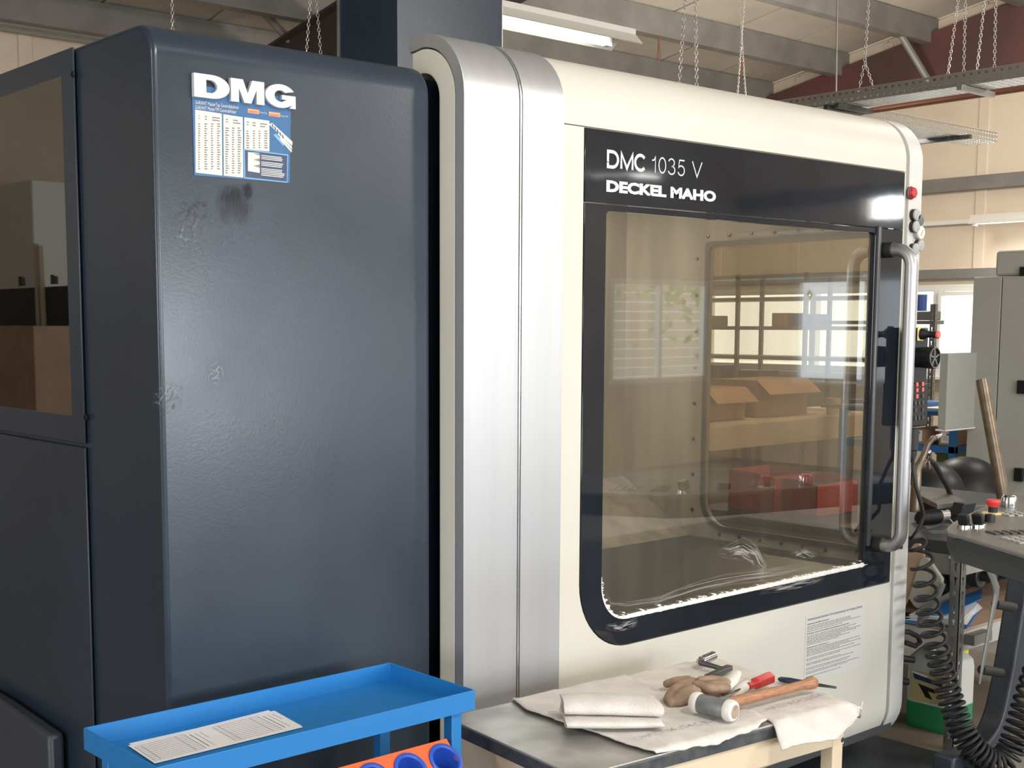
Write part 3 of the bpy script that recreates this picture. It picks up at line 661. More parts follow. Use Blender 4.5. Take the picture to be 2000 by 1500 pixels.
# ---------------------------------------------------------------- poster on the navy cabinet
PYY = 2.4785
po = MB().py([(1.402, 1.963), (1.6425, 1.963), (1.6495, 2.150), (1.4005, 2.150)], [], PYY, PYY + .0012)
po = po.build('poster', m_plum, None); tag(po, 'blue printed thread tapping chart on the navy cabinet under the raised letters', 'poster')
ORG[po.name] = po.location.copy()
def pp_(x0, z0, x1, z1, mt, d=.0004, nm='print'): return MB().box(x0, PYY - d, z0, x1, PYY, z1).build(nm, mt, po, smooth=False)
pxz = lambda a, b: (lambda v: (v.x, v.z))(at(a, b, y=PYY))
def quadp(pts, mt, d=.0004, nm='print'):
    return MB().py([pxz(*p) for p in pts], [], PYY - d, PYY).build(nm, mt, po, smooth=False)
quadp([(381, 214), (433, 222), (434, 343), (382, 337)], m_pwhite, nm='table_panel'); quadp([(436, 223), (474, 229), (475, 347), (437, 343)], m_pwhite, nm='table_panel'); quadp([(477, 229), (526, 236), (526, 296), (477, 291)], m_pwhite, nm='table_panel')
quadp([(476, 291), (563, 302), (561, 357), (477, 348)], m_lblue, .0003); quadp([(478, 293), (561, 304), (560, 355), (479, 346)], m_pdark, .0005)
quadp([(484, 297), (507, 299), (507, 338), (484, 334)], m_pwhite, .0007)
for i in range(3): quadp([(507, 304 + i * 12), (494, 301 + i * 12 - 1), (507, 297 + i * 12 if i else 299)], m_shelf, .0009)
quadp([(484, 212), (506, 215), (506, 223), (484, 220)], m_porange); quadp([(525, 218), (547, 221), (547, 229), (525, 226)], m_porange)
def ptext(body, px0, py0, px1, h, mt, off=.0, d=.0010):
    a = at(px0, py0, y=PYY); b = at(px1, py0, y=PYY)
    return text_mb(body, a.x, a.z, h, b.x - a.x, PYY - d, offset=off).build('print', mt, po, smooth=False)
ptext('GARANT MasterTap Gewindebohrer', 381, 203, 466, .0075, m_pwhite); ptext('GARANT MasterTM Gewindefräser', 381, 212.5, 461, .0075, m_pwhite)
ptext('GARANT', 485.5, 219, 504.5, .0042, m_pred, .03); ptext('MasterTap', 507, 221, 521, .0036, m_pwhite); ptext('GARANT', 526.5, 225.5, 545.5, .0042, m_pred, .03); ptext('MasterTM', 548, 228, 562, .0036, m_pwhite)
mb = MB(); random.seed(5)
def dashes(px0, py0, px1, rows, dy, wmin=3, wmax=6, gap=None):
    for r_ in range(rows):
        a = pxz(px0, py0 + r_ * dy); b = pxz(px1, py0 + r_ * dy)
        w_ = (b[0] - a[0]) * random.uniform(.55, 1)
        mb.py([(a[0], a[1]), (a[0] + w_, a[1]), (a[0] + w_, a[1] + .0022), (a[0], a[1] + .0022)], [], PYY - .0009, PYY - .0003)
for c0, c1 in ((387, 391), (399, 405), (412, 417), (424, 430)): dashes(c0, 243, c1, 20, 4.6)
for c0, c1 in ((440, 447), (453, 458), (464, 471)): dashes(c0, 251, c1, 20, 4.6)
for c0, c1 in ((481, 487), (494, 498), (505, 509), (516, 523)): dashes(c0, 257, c1, 8, 4.6)
for c0, c1 in ((388, 390), (400, 404), (414, 429), (441, 446), (455, 470), (482, 486), (493, 500), (508, 523)): dashes(c0, 226 + (c0 - 380) * .13, c1, 2, 5)
mb.build('print', m_ink, po, smooth=False)
mb = MB()
for r_ in range(13):
    if r_ in (3, 7): continue
    a = pxz(510, 304 + r_ * 3.2); b = pxz(556 - random.uniform(0, 8), 304 + r_ * 3.2)
    mb.py([(a[0], a[1]), (b[0], a[1] - .001), (b[0], a[1] + .0008), (a[0], a[1] + .0015)], [], PYY - .0009, PYY - .0003)
mb.build('print', m_pwhite, po, smooth=False)
# drawn tap tools
mb = MB()
for (a, b, c, d) in (((525, 243), (531, 240), (571, 277), (570, 285)), ((541, 262), (544, 260), (570, 287), (570, 292)), ((545, 271), (548, 269), (570, 294), (569, 298))): mb.py([pxz(*a), pxz(*b), pxz(*c), pxz(*d)], [], PYY - .0008, PYY - .0003)
mb.build('print', m_pwhite, po, smooth=False)
mb = MB()
for i in range(5):
    x_, y_ = 530 + i * 5.0, 242 + i * 5.4
    mb.py([pxz(x_, y_), pxz(x_ + 2.2, y_ + .5), pxz(x_ + 4, y_ + 7.5), pxz(x_ + 1.6, y_ + 6)], [], PYY - .0012, PYY - .0007)
mb.build('print', m_pdark, po, smooth=False)
quadp([(534, 264), (538, 261), (556, 280), (553, 285)], m_lblue, .0006)
random.seed(21)

# ---------------------------------------------------------------- steel work table with cloths and tools
T = 0.72
L_, F_, R_, B_ = [Vector((*p, T)) for p in ((1.934, 2.287), (1.879, 1.80), (2.762, 1.718), (2.856, 2.215))]
cen = (L_ + F_ + R_ + B_) / 4
tb = thing('work_table', (cen.x, cen.y, 0), 'small cream-framed work table with a worn sheet-steel top', 'table')
def inset(p, k): return p + (cen - p).normalized() * k
q = [(v.x, v.y) for v in (F_, R_, B_, L_)]
MB().pz(q, [], T - .006, T).build('table_top', m_steeltop, tb, bevel=.002)
fx_, fy_ = (R_ - F_).normalized(), (L_ - F_).normalized()
def rim(a, b, nm, mt, h0, h1, t, off=0):
    d = (b - a).normalized(); nrm = Vector((-d.y, d.x, 0))
    if nrm.dot(cen - a) < 0: nrm = -nrm
    a2, b2 = a + nrm * off, b + nrm * off
    return MB().pz([(a2.x, a2.y), (b2.x, b2.y), (b2.x + nrm.x * t, b2.y + nrm.y * t), (a2.x + nrm.x * t, a2.y + nrm.y * t)], [], h0, h1).build(nm, mt, tb, bevel=.0015)
for a, b in ((F_, R_), (L_, F_), (B_, L_), (R_, B_)): rim(a, b, 'top_edge', m_steeledge, T - .034, T - .006, .004)
for a, b in ((F_, R_), (L_, F_), (B_, L_), (R_, B_)): rim(inset(a, .014), inset(b, .014), 'apron', m_tcream, T - .10, T - .034, .004)
for v in (F_, R_, B_, L_):
    c = inset(v, .045); d1 = fx_ * .019; d2 = fy_ * .019
    lg = MB().pz([((c + d1 * a + d2 * b).x, (c + d1 * a + d2 * b).y) for a, b in ((-1, -1), (1, -1), (1, 1), (-1, 1))], [], 0, T - .035).build('leg', m_tcream, tb, bevel=.003)
c = R_ + (F_ - R_).normalized() * .022
for z in (T - .052, T - .088):
    MB().lathe(c + Vector((-.0 , .010, z - T)) , (-.1, -1, 0), [(0, 0), (0, .0085), (.005, .0085), (.007, .006), (.007, 0)], 6).build('bolt', m_dsteel, tb)
c = at(1318, 1497, z=T - .05); c = F_ + fx_ * .355 + Vector((0, 0, -.105)) + fy_ * .0105
MB().obox(c, fx_ * .012, fy_ * .0008, (0, 0, .012)).build('tape_mark', m_blue, tb, label='small square of blue tape')
MB().pz([(v.x, v.y) for v in (inset(F_, .06), inset(R_, .06), inset(B_, .06), inset(L_, .06))], [], .2, .215).build('lower_shelf', m_steeltop, tb)
# woven cotton cloths
def cloth_mat(name, axis_from, axis_to, bands):
    m = M(name, (.66, .63, .59), .9, c2=(.58, .55, .52), nscale=14, bump=.5, bscale=260); return m
m_cloth = cloth_mat('cotton_cloth', 0, 0, 0)
def weave_print(name, lo=.48, hi=.56):
    m = film(name, lo, hi, (60, 3, 1), .45); m.node_tree.nodes['Principled BSDF'].inputs['Base Color'].default_value = (.20, .24, .31, 1); 
    for n_ in list(m.node_tree.nodes):
        if n_.type == 'MIX': pass
    return m
m_weave = weave_print('woven_blue_print')
from mathutils import noise as mnoise
def inpoly(p, poly):
    c_ = False; j = len(poly) - 1
    for i in range(len(poly)):
        if (poly[i][1] > p[1]) != (poly[j][1] > p[1]) and p[0] < (poly[j][0] - poly[i][0]) * (p[1] - poly[i][1]) / (poly[j][1] - poly[i][1]) + poly[i][0]: c_ = not c_
        j = i
    return c_
def tin(p):   # is a point on the table top (with margin)?
    return inpoly(p, q)
def cloth(name, poly, z0, label, amp=.004, droop=True, seed=0, th=.003):
    """poly: outline in x, y. Grid cloth lying on the table, drooping where it passes the edge."""
    # resample the border and jitter it
    b = []
    for i in range(len(poly)):
        a, c_ = Vector((*poly[i], 0)), Vector((*poly[(i + 1) % len(poly)], 0)); n_ = max(1, int((c_ - a).length / .008))
        for k_ in range(n_):
            p = a.lerp(c_, k_ / n_); nn = mnoise.noise_vector(p * 30 + Vector((seed, 0, 0))) * .0035 + mnoise.noise_vector(p * 140) * .0012; b.append((p.x + nn.x, p.y + nn.y))
    bm = bmesh.new()
    xs = [p[0] for p in b]; ys = [p[1] for p in b]; st = .012
    inner = []
    yy = min(ys)
    while yy < max(ys):
        xx = min(xs)
        while xx < max(xs):
            if inpoly((xx, yy), b) and min((xx - p[0]) ** 2 + (yy - p[1]) ** 2 for p in b) > (st * .6) ** 2: inner.append((xx, yy))
            xx += st
        yy += st
    from mathutils.geometry import delaunay_2d_cdt
    pts = [Vector(p) for p in b + inner]; n_ = len(b)
    vo, eo, fo, *_ = delaunay_2d_cdt(pts, [(i, (i + 1) % n_) for i in range(n_)], [], 1, 1e-6)
    vv = []
    for v in vo:
        z = z0 + amp * (.55 + .45 * mnoise.noise(Vector((v.x * 9, v.y * 9, seed)))) + .0012 * mnoise.noise(Vector((v.x * 45, v.y * 45, seed)))
        if droop and not tin((v.x, v.y)):
            # distance beyond the table edge
            dmin = 9
            for i in range(4):
                a, c_ = Vector(q[i]), Vector(q[(i + 1) % 4]); e = c_ - a; nrm = Vector((e.y, -e.x)).normalized(); dmin = min(dmin, 9) if (Vector((v.x, v.y)) - a).dot(nrm) <= 0 else min(dmin, (Vector((v.x, v.y)) - a).dot(nrm))
            if dmin < 9: z -= dmin * .9 + .002
        vv.append((v.x, v.y, z))
    o_ = Vector((sum(xs) / len(xs), sum(ys) / len(ys), z0)); me = bpy.data.meshes.new(name)
    me.from_pydata([tuple(Vector(v) - o_) for v in vv], [], [tuple(f) for f in fo])
    for p in me.polygons: p.use_smooth = True
    me.materials.append(m_cloth); ob = bpy.data.objects.new(name, me); col.objects.link(ob); ob.location = o_; ORG[ob.name] = o_
    sd_ = ob.modifiers.new('solid', 'SOLIDIFY'); sd_.thickness = th; sd_.offset = -1
    # fringe
    fr_ = MB()
    for i in range(0, len(b), 1):
        if random.random() < .5: continue
        a = Vector((b[i][0], b[i][1], 0)); c_ = Vector((b[(i + 1) % len(b)][0], b[(i + 1) % len(b)][1], 0)); t_ = (c_ - a).normalized(); nrm = Vector((t_.y, -t_.x, 0))
        if inpoly((a + nrm * .002)[:2], b): nrm = -nrm
        if not tin((a + nrm * .006)[:2]): continue
        L = random.uniform(.002, .005); a.z = z0 + amp * .4
        fr_.add([a, a + t_ * .0012, a + nrm * L + t_ * random.uniform(-.001, .002)], [(0, 1, 2)])
    tag(ob, label, 'cloth', 'cotton cloths on the work table')
    if fr_.v:
        f_ = fr_.build('fringe', m_cloth, ob, smooth=False); f_['kind'] = 'stuff'
    return ob
P2 = lambda a, b, z=T + .006: (lambda v: (v.x, v.y))(at(a, b, z=z))
cB = cloth('shop_cloth', [P2(*p) for p in ((1196, 1310), (1255, 1290), (1350, 1276), (1420, 1290), (1520, 1312), (1640, 1345), (1683, 1360), (1686, 1372), (1640, 1398), (1560, 1416), (1528, 1424), (1515, 1412), (1495, 1402), (1440, 1392), (1360, 1380), (1290, 1356))], T + .0035, 'white cotton cloth on the table’s right half, drooping over its edge', seed=3)
cA = cloth('shop_cloth', [P2(*p) for p in ((994, 1361), (1060, 1346), (1130, 1334), (1192, 1308), (1240, 1328), (1285, 1352), (1400, 1376), (1470, 1390), (1497, 1407), (1480, 1420), (1400, 1444), (1340, 1458), (1285, 1470), (1250, 1462), (1205, 1448), (1160, 1432), (1100, 1412), (1030, 1388))], T + .0075, 'large white cotton cloth with a woven blue stripe on the table’s left half', seed=8, amp=.005)
def stripe(pts, wd, z, parent, name='woven_stripe'):
    me = bpy.data.meshes.new(name); vs, fs, uvs = [], [], []; P = [Vector((*P2(*p, z), z)) for p in pts]; m_ = len(P); o_ = P[0].copy()
    PP = []
    for i in range(m_ - 1):
        for k_ in range(14): PP.append(P[i].lerp(P[i + 1], k_ / 14))
    PP.append(P[-1]); m_ = len(PP)
    for i in range(m_):
        t = (PP[min(i + 1, m_ - 1)] - PP[max(i - 1, 0)]).normalized(); nrm = Vector((-t.y, t.x, 0))
        for sg in (-1, 1):
            p = PP[i] + nrm * wd * .5 * sg
            vs.append(p - o_); uvs.append((i / (m_ - 1), (sg + 1) / 2))
    for i in range(m_ - 1): fs.append((2 * i, 2 * i + 2, 2 * i + 3, 2 * i + 1))
    me.from_pydata([tuple(v) for v in vs], [], fs); ul = me.uv_layers.new(name='UVMap')
    for lp in me.loops: ul.data[lp.index].uv = uvs[lp.vertex_index]
    me.materials.append(m_weave); o = bpy.data.objects.new(name, me); col.objects.link(o); ORG[o.name] = o_
    o.parent = parent; o.location = o_ - ORG[parent.name]
    sh = o.modifiers.new('lay', 'SHRINKWRAP'); sh.target = parent; sh.offset = .0012; sh.wrap_method = 'NEAREST_SURFACEPOINT'; sh.wrap_mode = 'ABOVE_SURFACE'; return o
stripe([(1222, 1446), (1290, 1428), (1400, 1402), (1420, 1395)], .030, T + .014, cA)
stripe([(1468, 1390), (1560, 1366), (1640, 1342)], .034, T + .010, cB)
# rolled and folded cloth
prof = []
def fold_cloth():
    a0 = Vector((*P2(1100, 1415), 0)); a1 = Vector((*P2(1268, 1412), 0)); ax = (a1 - a0).normalized(); nr = Vector((ax.y, -ax.x, 0))  # nr towards the viewer
    if nr.dot(Vector((0, -1, 0))) < 0: nr = -nr
    base = T + .016
    # section in (toward-viewer, z): bottom layer, turned back over twice
    pr = [(-.10, .004), (-.05, .002), (0, .002), (.05, .001), (.078, .004), (.088, .013), (.082, .022), (.06, .0245), (.02, .022), (-.02, .022), (-.050, .024), (-.064, .034), (-.062, .046), (-.045, .054), (-.01, .058), (.025, .056), (.045, .048), (.052, .038), (.046, .030), (.025, .028)]
    n_ = 22; L = (a1 - a0).length + .02; vs = []; fs = []
    for i in range(n_ + 1):
        t_ = i / n_
        for j, (u, z) in enumerate(pr):
            s_ = 1 - .10 * math.sin(math.pi * t_) * 0 ; jit = .003 * mnoise.noise(Vector((t_ * 7, j * .35, 2)))
            push = (.010 * (t_ - .5)) * (j / len(pr)) * 3
            p = a0 + ax * (L * t_ - .004 + (.012 * mnoise.noise(Vector((j * .4, 5, i > n_ / 2))) if i in (0, n_) else 0)) + nr * (u * (.86 + .1 * math.sin(3 * t_)) + .012 + push + jit)
            vs.append((p.x, p.y, base + z * (.86 + .12 * math.sin(2.4 * t_ + .5)) + jit * .5))
    m_ = len(pr)
    for i in range(n_):
        for j in range(m_ - 1): fs.append((i * m_ + j, (i + 1) * m_ + j, (i + 1) * m_ + j + 1, i * m_ + j + 1))
    return MB().add(vs, fs)
fc = fold_cloth().build('folded_cloth', m_cloth, None, angle=180)
s_ = fc.modifiers.new('solid', 'SOLIDIFY'); s_.thickness = .004; sb = fc.modifiers.new('sub', 'SUBSURF'); sb.levels = sb.render_levels = 1
tag(fc, 'white cloth folded into a thick roll at the table’s front left', 'cloth', 'cotton cloths on the work table')

# ---- mallet
ma, mb_ = at(1366, 1374, z=T + .040), at(1424, 1388, z=T + .040)
hdv = Vector((at(1425, 1385, z=T + .04) - at(1362, 1370, z=T + .04))); hdv.z = 0
hc = (at(1362, 1371, z=T + .04) + at(1426, 1387, z=T + .04)) / 2; hc.z = T + .0385
ax = hdv.normalized()
mt_ = thing('mallet', (hc.x, hc.y, T + .012), 'grey mallet with white nylon faces and a worn wooden handle', 'mallet')
hl = .050
MB().lathe(hc - ax * (hl - .014), ax, [(0, 0), (0, .0225), (.002, .0235), (2 * hl - .030, .0235), (2 * hl - .028, .0225), (2 * hl - .028, 0)], 32).build('head', m_lead, mt_)
for sg in (-1, 1):
    f_ = MB().lathe(hc + ax * (hl - .014) * sg, ax * sg, [(0, 0), (0, .0245), (.004, .026), (.012, .0262), (.019, .0235), (.022, .019), (.022, 0)], 32).build('face_cap', m_nylon, mt_, label='white nylon face cap')
    MB().lathe(hc + ax * (hl + .0078) * sg, ax * sg, [(0, 0), (0, .0165), (.0008, .016), (.0008, 0)], 24).build('worn_face', m_nylonw, f_)
he = at(1592, 1331, z=T + .036); hv = (he - hc); hv.z = -.004; hvn = hv.normalized()
MB().lathe(hc + hvn * .02, hvn, [(0, .010), (.012, .016), (.03, .0165), (.034, .0125), (.040, .0125)], 20).build('collar', m_handle, mt_)
HL = hv.length
MB().lathe(hc + hvn * .036, hvn, [(0, .0115), (.02, .013), (.08, .0135), (.15, .0125), (HL - .12, .0115), (HL - .085, .0118), (HL - .06, .0155), (HL - .045, .0165), (HL - .038, .013), (HL - .036, .006)], 20).build('handle', m_wood, mt_)
# ---- screwdriver
sa, sb_ = at(1463, 1340, z=T + .030), at(1508, 1322, z=T + .034); sv = (sb_ - sa).normalized()
sd_ = thing('screwdriver', (sa.x, sa.y, T + .012), 'screwdriver with a faceted red handle lying behind the mallet', 'screwdriver')
MB().tube([sa + sv * t_ for t_ in (-.006, 0, .012, .022, .030, .085, .094, .098)], [.010, .0105, .0088, .011, .0165, .0178, .0165, .011], 6).build('handle', m_red, sd_, bevel=.0015, angle=20)
MB().tube([sa - sv * .004, sa - sv * .12], .004, 10).build('shank', m_chrome, sd_)
# ---- angled socket wrench and flat wrench
wz = T + .018
w0, w1_, w2_ = at(1392, 1281, z=wz + .012), at(1365, 1293, z=wz + .012), at(1420, 1309, z=wz)
wr_ = thing('socket_wrench', (w1_.x, w1_.y, T + .008), 'chrome cranked socket wrench at the back of the cloth', 'wrench')
d_ = (w0 - w1_).normalized()
MB().tube([w1_, w1_ + d_ * .016, w1_ + d_ * .018, w0 + d_ * .004], [.0085, .0095, .0125, .0125], 20).build('socket', m_chrome, wr_, bevel=.001)
MB().tube([w1_ + d_ * .01, w1_ + (w2_ - w1_) * .06, w1_ + (w2_ - w1_) * .5, w2_], [.009, .0085, .0065, .0065], 14).build('shaft', m_dsteel, wr_)
v0, v1 = at(1427, 1303, z=T + .020), at(1362, 1330, z=T + .020); dd = (v1 - v0).normalized(); sn = Vector((-dd.y, dd.x, 0))
fw = thing('flat_wrench', (v0.x, v0.y, T + .008), 'flat dark steel wrench bar pointing under the leather gloves', 'wrench')
prm = [(0, -.006), (.008, -.0105), (.02, -.012), (.09, -.008), (.13, -.007), (.13, .007), (.09, .008), (.02, .012), (.008, .0105), (0, .006)]
MB().prism(prm, [], lambda a, b: v0 + dd * a + sn * b + Vector((0, 0, .006)), lambda a, b: v0 + dd * a + sn * b + Vector((0, 0, -.006))).build('bar', m_dsteel, fw, bevel=.002)
MB().prism([(.004, -.008), (.09, -.006), (.09, -.0045), (.004, -.0065)], [], lambda a, b: v0 + dd * a + sn * b + Vector((0, 0, .0068)), lambda a, b: v0 + dd * a + sn * b + Vector((0, 0, .0055))).build('bright_edge', m_chrome, fw)
pz_ = at(1520, 1326, z=T + .016); pd = (at(1560, 1332, z=T + .016) - pz_).normalized()
pl = thing('pliers', (pz_.x, pz_.y, T + .008), 'blue-black plier handle half hidden behind the mallet handle', 'pliers')
MB().tube([pz_, pz_ + pd * .006, pz_ + pd * .03, pz_ + pd * .07, pz_ + pd * .10], [.004, .0085, .0098, .008, .006], 14, flat=.8).build('grip', M('dark_blue_grip', (.015, .03, .07), .4), pl)
MB().tube([pz_ + pd * .095, pz_ + pd * .15], [.005, .003], 10).build('jaw', m_dsteel, pl)
# ---- leather gloves
def glove(name, palm, fingers, cuff, label):
    t = thing(name, Vector(palm[0]) - Vector((0, 0, .02)), label, 'glove', 'pair of work gloves')
    mb = MB()
    def blob(path, rs, flat=1.0):
        P = [Vector(p) for p in path]; out = []; ro = []
        for i in range(len(P) - 1):
            for k_ in range(5): out.append(P[i].lerp(P[i + 1], k_ / 5)); ro.append(rs[i] + (rs[i + 1] - rs[i]) * k_ / 5)
        out.append(P[-1]); ro.append(rs[-1])
        for it in range(2):
            out = [out[0]] + [(out[i - 1] + out[i] * 2 + out[i + 1]) / 4 for i in range(1, len(out) - 1)] + [out[-1]]
        d0 = (out[0] - out[1]).normalized(); d1 = (out[-1] - out[-2]).normalized()
        out = [out[0] + d0 * ro[0] * .8, out[0] + d0 * ro[0] * .5] + out + [out[-1] + d1 * ro[-1] * .5, out[-1] + d1 * ro[-1] * .85]
        ro = [ro[0] * .35, ro[0] * .8] + ro + [ro[-1] * .85, ro[-1] * .35]
        mb.tube(out, ro, 14, flat=flat)
    blob(palm, [.022] * len(palm), .8)
    for f_, r_ in fingers: blob(f_, r_)
    o = mb.build('leather', m_leather, t, angle=180); remesh(o, .0024, 3, .5)
    mb = MB(); P = [Vector(p) for p in cuff[0]]
    mb.tube(P, cuff[1], 18, flat=.7); o2 = mb.build('cuff', m_cuff, t, angle=180); remesh(o2, .003, 4)
    return t
g = lambda a, b, h: tuple(at(a, b, z=T + h))
glove('work_glove', [g(1330, 1344, .035), g(1352, 1336, .040)],
      [([g(1345, 1328, .032), g(1320, 1330, .030), g(1302, 1336, .026)], [.012, .0115, .0105]),
       ([g(1345, 1342, .045), g(1318, 1346, .042), g(1305, 1362, .026), g(1312, 1374, .018)], [.012, .0125, .012, .0105]),
       ([g(1352, 1345, .048), g(1334, 1350, .044), g(1322, 1364, .028)], [.012, .0125, .0115]),
       ([g(1362, 1350, .042), g(1345, 1362, .030), g(1324, 1372, .020), g(1303, 1366, .018)], [.012, .012, .012, .011])],
      ([g(1350, 1337, .040), g(1362, 1330, .042), g(1376, 1330, .038)], [.014, .019, .020]), 'tan leather work glove with curled fingers at the pile’s left')
glove('work_glove', [g(1388, 1344, .044), g(1412, 1342, .044)],
      [([g(1420, 1334, .050), g(1395, 1328, .054), g(1368, 1330, .052)], [.012, .0125, .0125]),
       ([g(1420, 1344, .046), g(1388, 1345, .050), g(1360, 1338, .050)], [.0115, .0125, .012]),
       ([g(1424, 1350, .030), g(1395, 1356, .028), g(1372, 1350, .034)], [.010, .011, .0105]),
       ([g(1405, 1352, .026), g(1385, 1366, .018)], [.011, .010])],
      ([g(1415, 1344, .040), g(1428, 1330, .046), g(1440, 1314, .052)], [.017, .018, .012]), 'tan leather work glove with a white cotton cuff beside the mallet')
o_ = bpy.data.objects['work_glove.001']
MB().tube([g(1424, 1360, .016), g(1436, 1352, .022), g(1450, 1342, .028), g(1462, 1332, .030)], [.010, .016, .018, .015], 16, flat=.65).build('cuff', m_cuff, o_, angle=180)
gl2 = MB().tube([g(1432, 1358, .020), g(1446, 1346, .026), g(1458, 1334, .030)], [.014, .017, .015], 16, flat=.7).build('cuff_band', m_cuff, None, angle=180)
bpy.data.objects.remove(gl2)

# ---------------------------------------------------------------- blue trolley
bt = thing('tool_trolley', (1.45, 2.2, 0), 'bright blue enamelled tool trolley with a rimmed top tray', 'trolley')
ZT_, x0, x1, y0, y1 = .85, 1.070, 1.842, 2.073, 2.379
MB().pz([(x0, y0), (x1, y0), (x1, y1), (x0, y1)], [[(x0 + .003, y0 + .003), (x1 - .003, y0 + .003), (x1 - .003, y1 - .003), (x0 + .003, y1 - .003)]], ZT_ - .042, ZT_).build('tray_rim', m_blue, bt, bevel=.001)
MB().box(x0, y0, ZT_ - .044, x1, y1, ZT_ - .041).build('tray_floor', m_blue, bt)
for (a, b) in ((x0 + .045, y0 + .01), (x1 - .045, y0 + .01), (x0 + .045, y1 - .04), (x1 - .045, y1 - .04)): MB().box(a - .014, b, .10, a + .014, b + .028, ZT_ - .044).build('post', m_blue, bt, bevel=.002)
MB().box(x0 + .02, y0, .14, x1 - .02, y1, .17).build('bottom_shelf', m_blue, bt, bevel=.003)
for (a, b) in ((x0 + .045, y0 + .03), (x1 - .045, y0 + .03), (x0 + .045, y1 - .03), (x1 - .045, y1 - .03)): MB().cyl((a - .012, b, .05), (a + .012, b, .05), .05, n=20).box(a - .01, b - .01, .05, a + .01, b + .01, .14).build('castor', m_blackm, bt)
# orange holder plate sloping towards the viewer
O0 = Vector((1.762, 2.077, .756)); sl = Vector((0, -.72, -.69)).normalized(); ux = Vector((1, 0, 0)); nn = ux.cross(sl).normalized()
if nn.z < 0: nn = -nn
opl = lambda a, b, c=0: O0 - ux * a + sl * b + nn * c
cs = []
def solve(px, py):
    d = ROT @ Vector((px - PX, -(py - PY), -F)); C_ = Vector((0, 0, HC)); t_ = (O0 - C_).dot(nn) / d.dot(nn); p = C_ + d * t_ - O0
    return -p.dot(ux), p.dot(sl)
h0 = solve(870, 1485); h1 = solve(800, 1499)
pit = h1[0] - h0[0]
holes = [(h0[0] + pit * i, h0[1]) for i in range(7)] + [(h0[0] + pit * i, h0[1] + pit * 1.15) for i in range(7)]
hr = pit * .40
mb = MB().prism([(0, 0), (.62, 0), (.62, .26), (0, .26)], [[(cx + hr * math.cos(a * math.pi / 12), cz + hr * math.sin(a * math.pi / 12)) for a in range(24)] for cx, cz in holes], lambda a, b: opl(a, b, 0), lambda a, b: opl(a, b, -.003))
ho = mb.build('holder_plate', m_orange, bt, smooth=False, label='orange sloping tool-holder plate')
MB().prism([(-.0005, 0), (-.0005, .26), (.003, .26), (.003, 0)], [], lambda a, b: opl(a, b, -.003), lambda a, b: opl(a, b, -.04)).build('plate_flange', m_orange, ho)
for cx, cz in holes:
    c = opl(cx, cz)
    MB().lathe(c, nn, [(0, hr * 1.06), (.0035, hr * 1.05), (.0045, hr * 1.0), (.0045, hr * .88), (.002, hr * .80), (-.045, hr * .58), (-.05, hr * .50), (-.05, 0)], 32).build('holder_sleeve', m_sleeve, bt)
# delivery sheets in the tray
def sheet(pts, z, label, tilt=0):
    P = [at(*p, z=z) for p in pts]
    o_ = MB().pz([(p.x, p.y) for p in P], [], z - .0006, z).build('paper_sheet', m_paper, None)
    tag(o_, label, 'paper', 'paper sheets in the blue tray'); return o_, P
sheet([(252, 1452), (306, 1488), (590, 1418), (536, 1388)], ZT_ - .0395, 'plain white sheet under the printed form in the blue tray')
ps, P = sheet([(250, 1456), (302, 1491), (591, 1420), (524, 1387)], ZT_ - .0385, 'white printed form with ruled tables in the blue tray')
def bil(u, v): return P[0].lerp(P[3], u).lerp(P[1].lerp(P[2], u), v)
mb = MB()
for blk in (0.02, .55):
    for i in range(11):
        a = bil(blk, .14 + i * .075); b = bil(blk + .33, .14 + i * .075); mb.obox((a + b) / 2 + Vector((0, 0, .0003)), (b - a) / 2, (0, .0004, 0), (0, 0, .0001))
    for u in (0, .04, .27, .33):
        a = bil(blk + u, .14); b = bil(blk + u, .89); mb.obox((a + b) / 2 + Vector((0, 0, .0003)), (b - a) / 2, (.0004, 0, 0), (0, 0, .0001))
    for k_ in (.36, .395, .43):
        a = bil(blk + k_, .2); b = bil(blk + k_, .85 if k_ < .42 else .5); mb.obox((a + b) / 2 + Vector((0, 0, .0003)), (b - a) / 2, (.0010 if k_ < .38 else .0004, 0, 0), (0, 0, .0001))
mb.build('print', m_ink, ps, smooth=False)
# ================================================================ RIGHT OF THE MACHINE
# handwheel pendant hung on the machine's right edge
A = lambda a, b, y: at(a, b, y=y)
pb0, pb1 = A(1776, 640, 2.345), A(1807, 832, 2.345)
hp_ = thing('hand_control', (pb0.x + .04, 2.36, pb1.z), 'black hand control with handwheel and red keys hanging beside the door handle', 'remote control')
MB().box(pb0.x + .03, 2.345, pb1.z + .14, pb1.x, 2.392, pb0.z).build('case', m_black, hp_, bevel=.006)
MB().py([(pb0.x + .03, pb1.z), (pb1.x + .004, pb1.z), (pb1.x + .004, pb1.z + .15), (pb0.x + .03, pb1.z + .15)], [], 2.340, 2.388).build('key_case', m_black, hp_, bevel=.005)
c = A(1797, 652, 2.343); MB().box(c.x - .020, 2.338, c.z - .024, c.x + .018, 2.344, c.z + .026).build('stop_plate', m_yel, hp_, bevel=.003, label='pale yellow plate behind the stop knob')
MB().lathe(c + Vector((0, -.004, 0)), (.18, -1, -.06), [(0, 0), (0, .020), (.012, .019), (.022, .012), (.042, .0105), (.055, .013), (.055, 0)], 24).build('knob', m_black, hp_)
MB().lathe(c + Vector((.0095, -.056, -.003)), (.18, -1, -.06), [(0, 0), (0, .013), (.006, .0135), (.010, .011), (.010, 0)], 24).build('knob_cap', m_keyr, hp_, label='faded red knob cap')
c = A(1793, 698, 2.343)
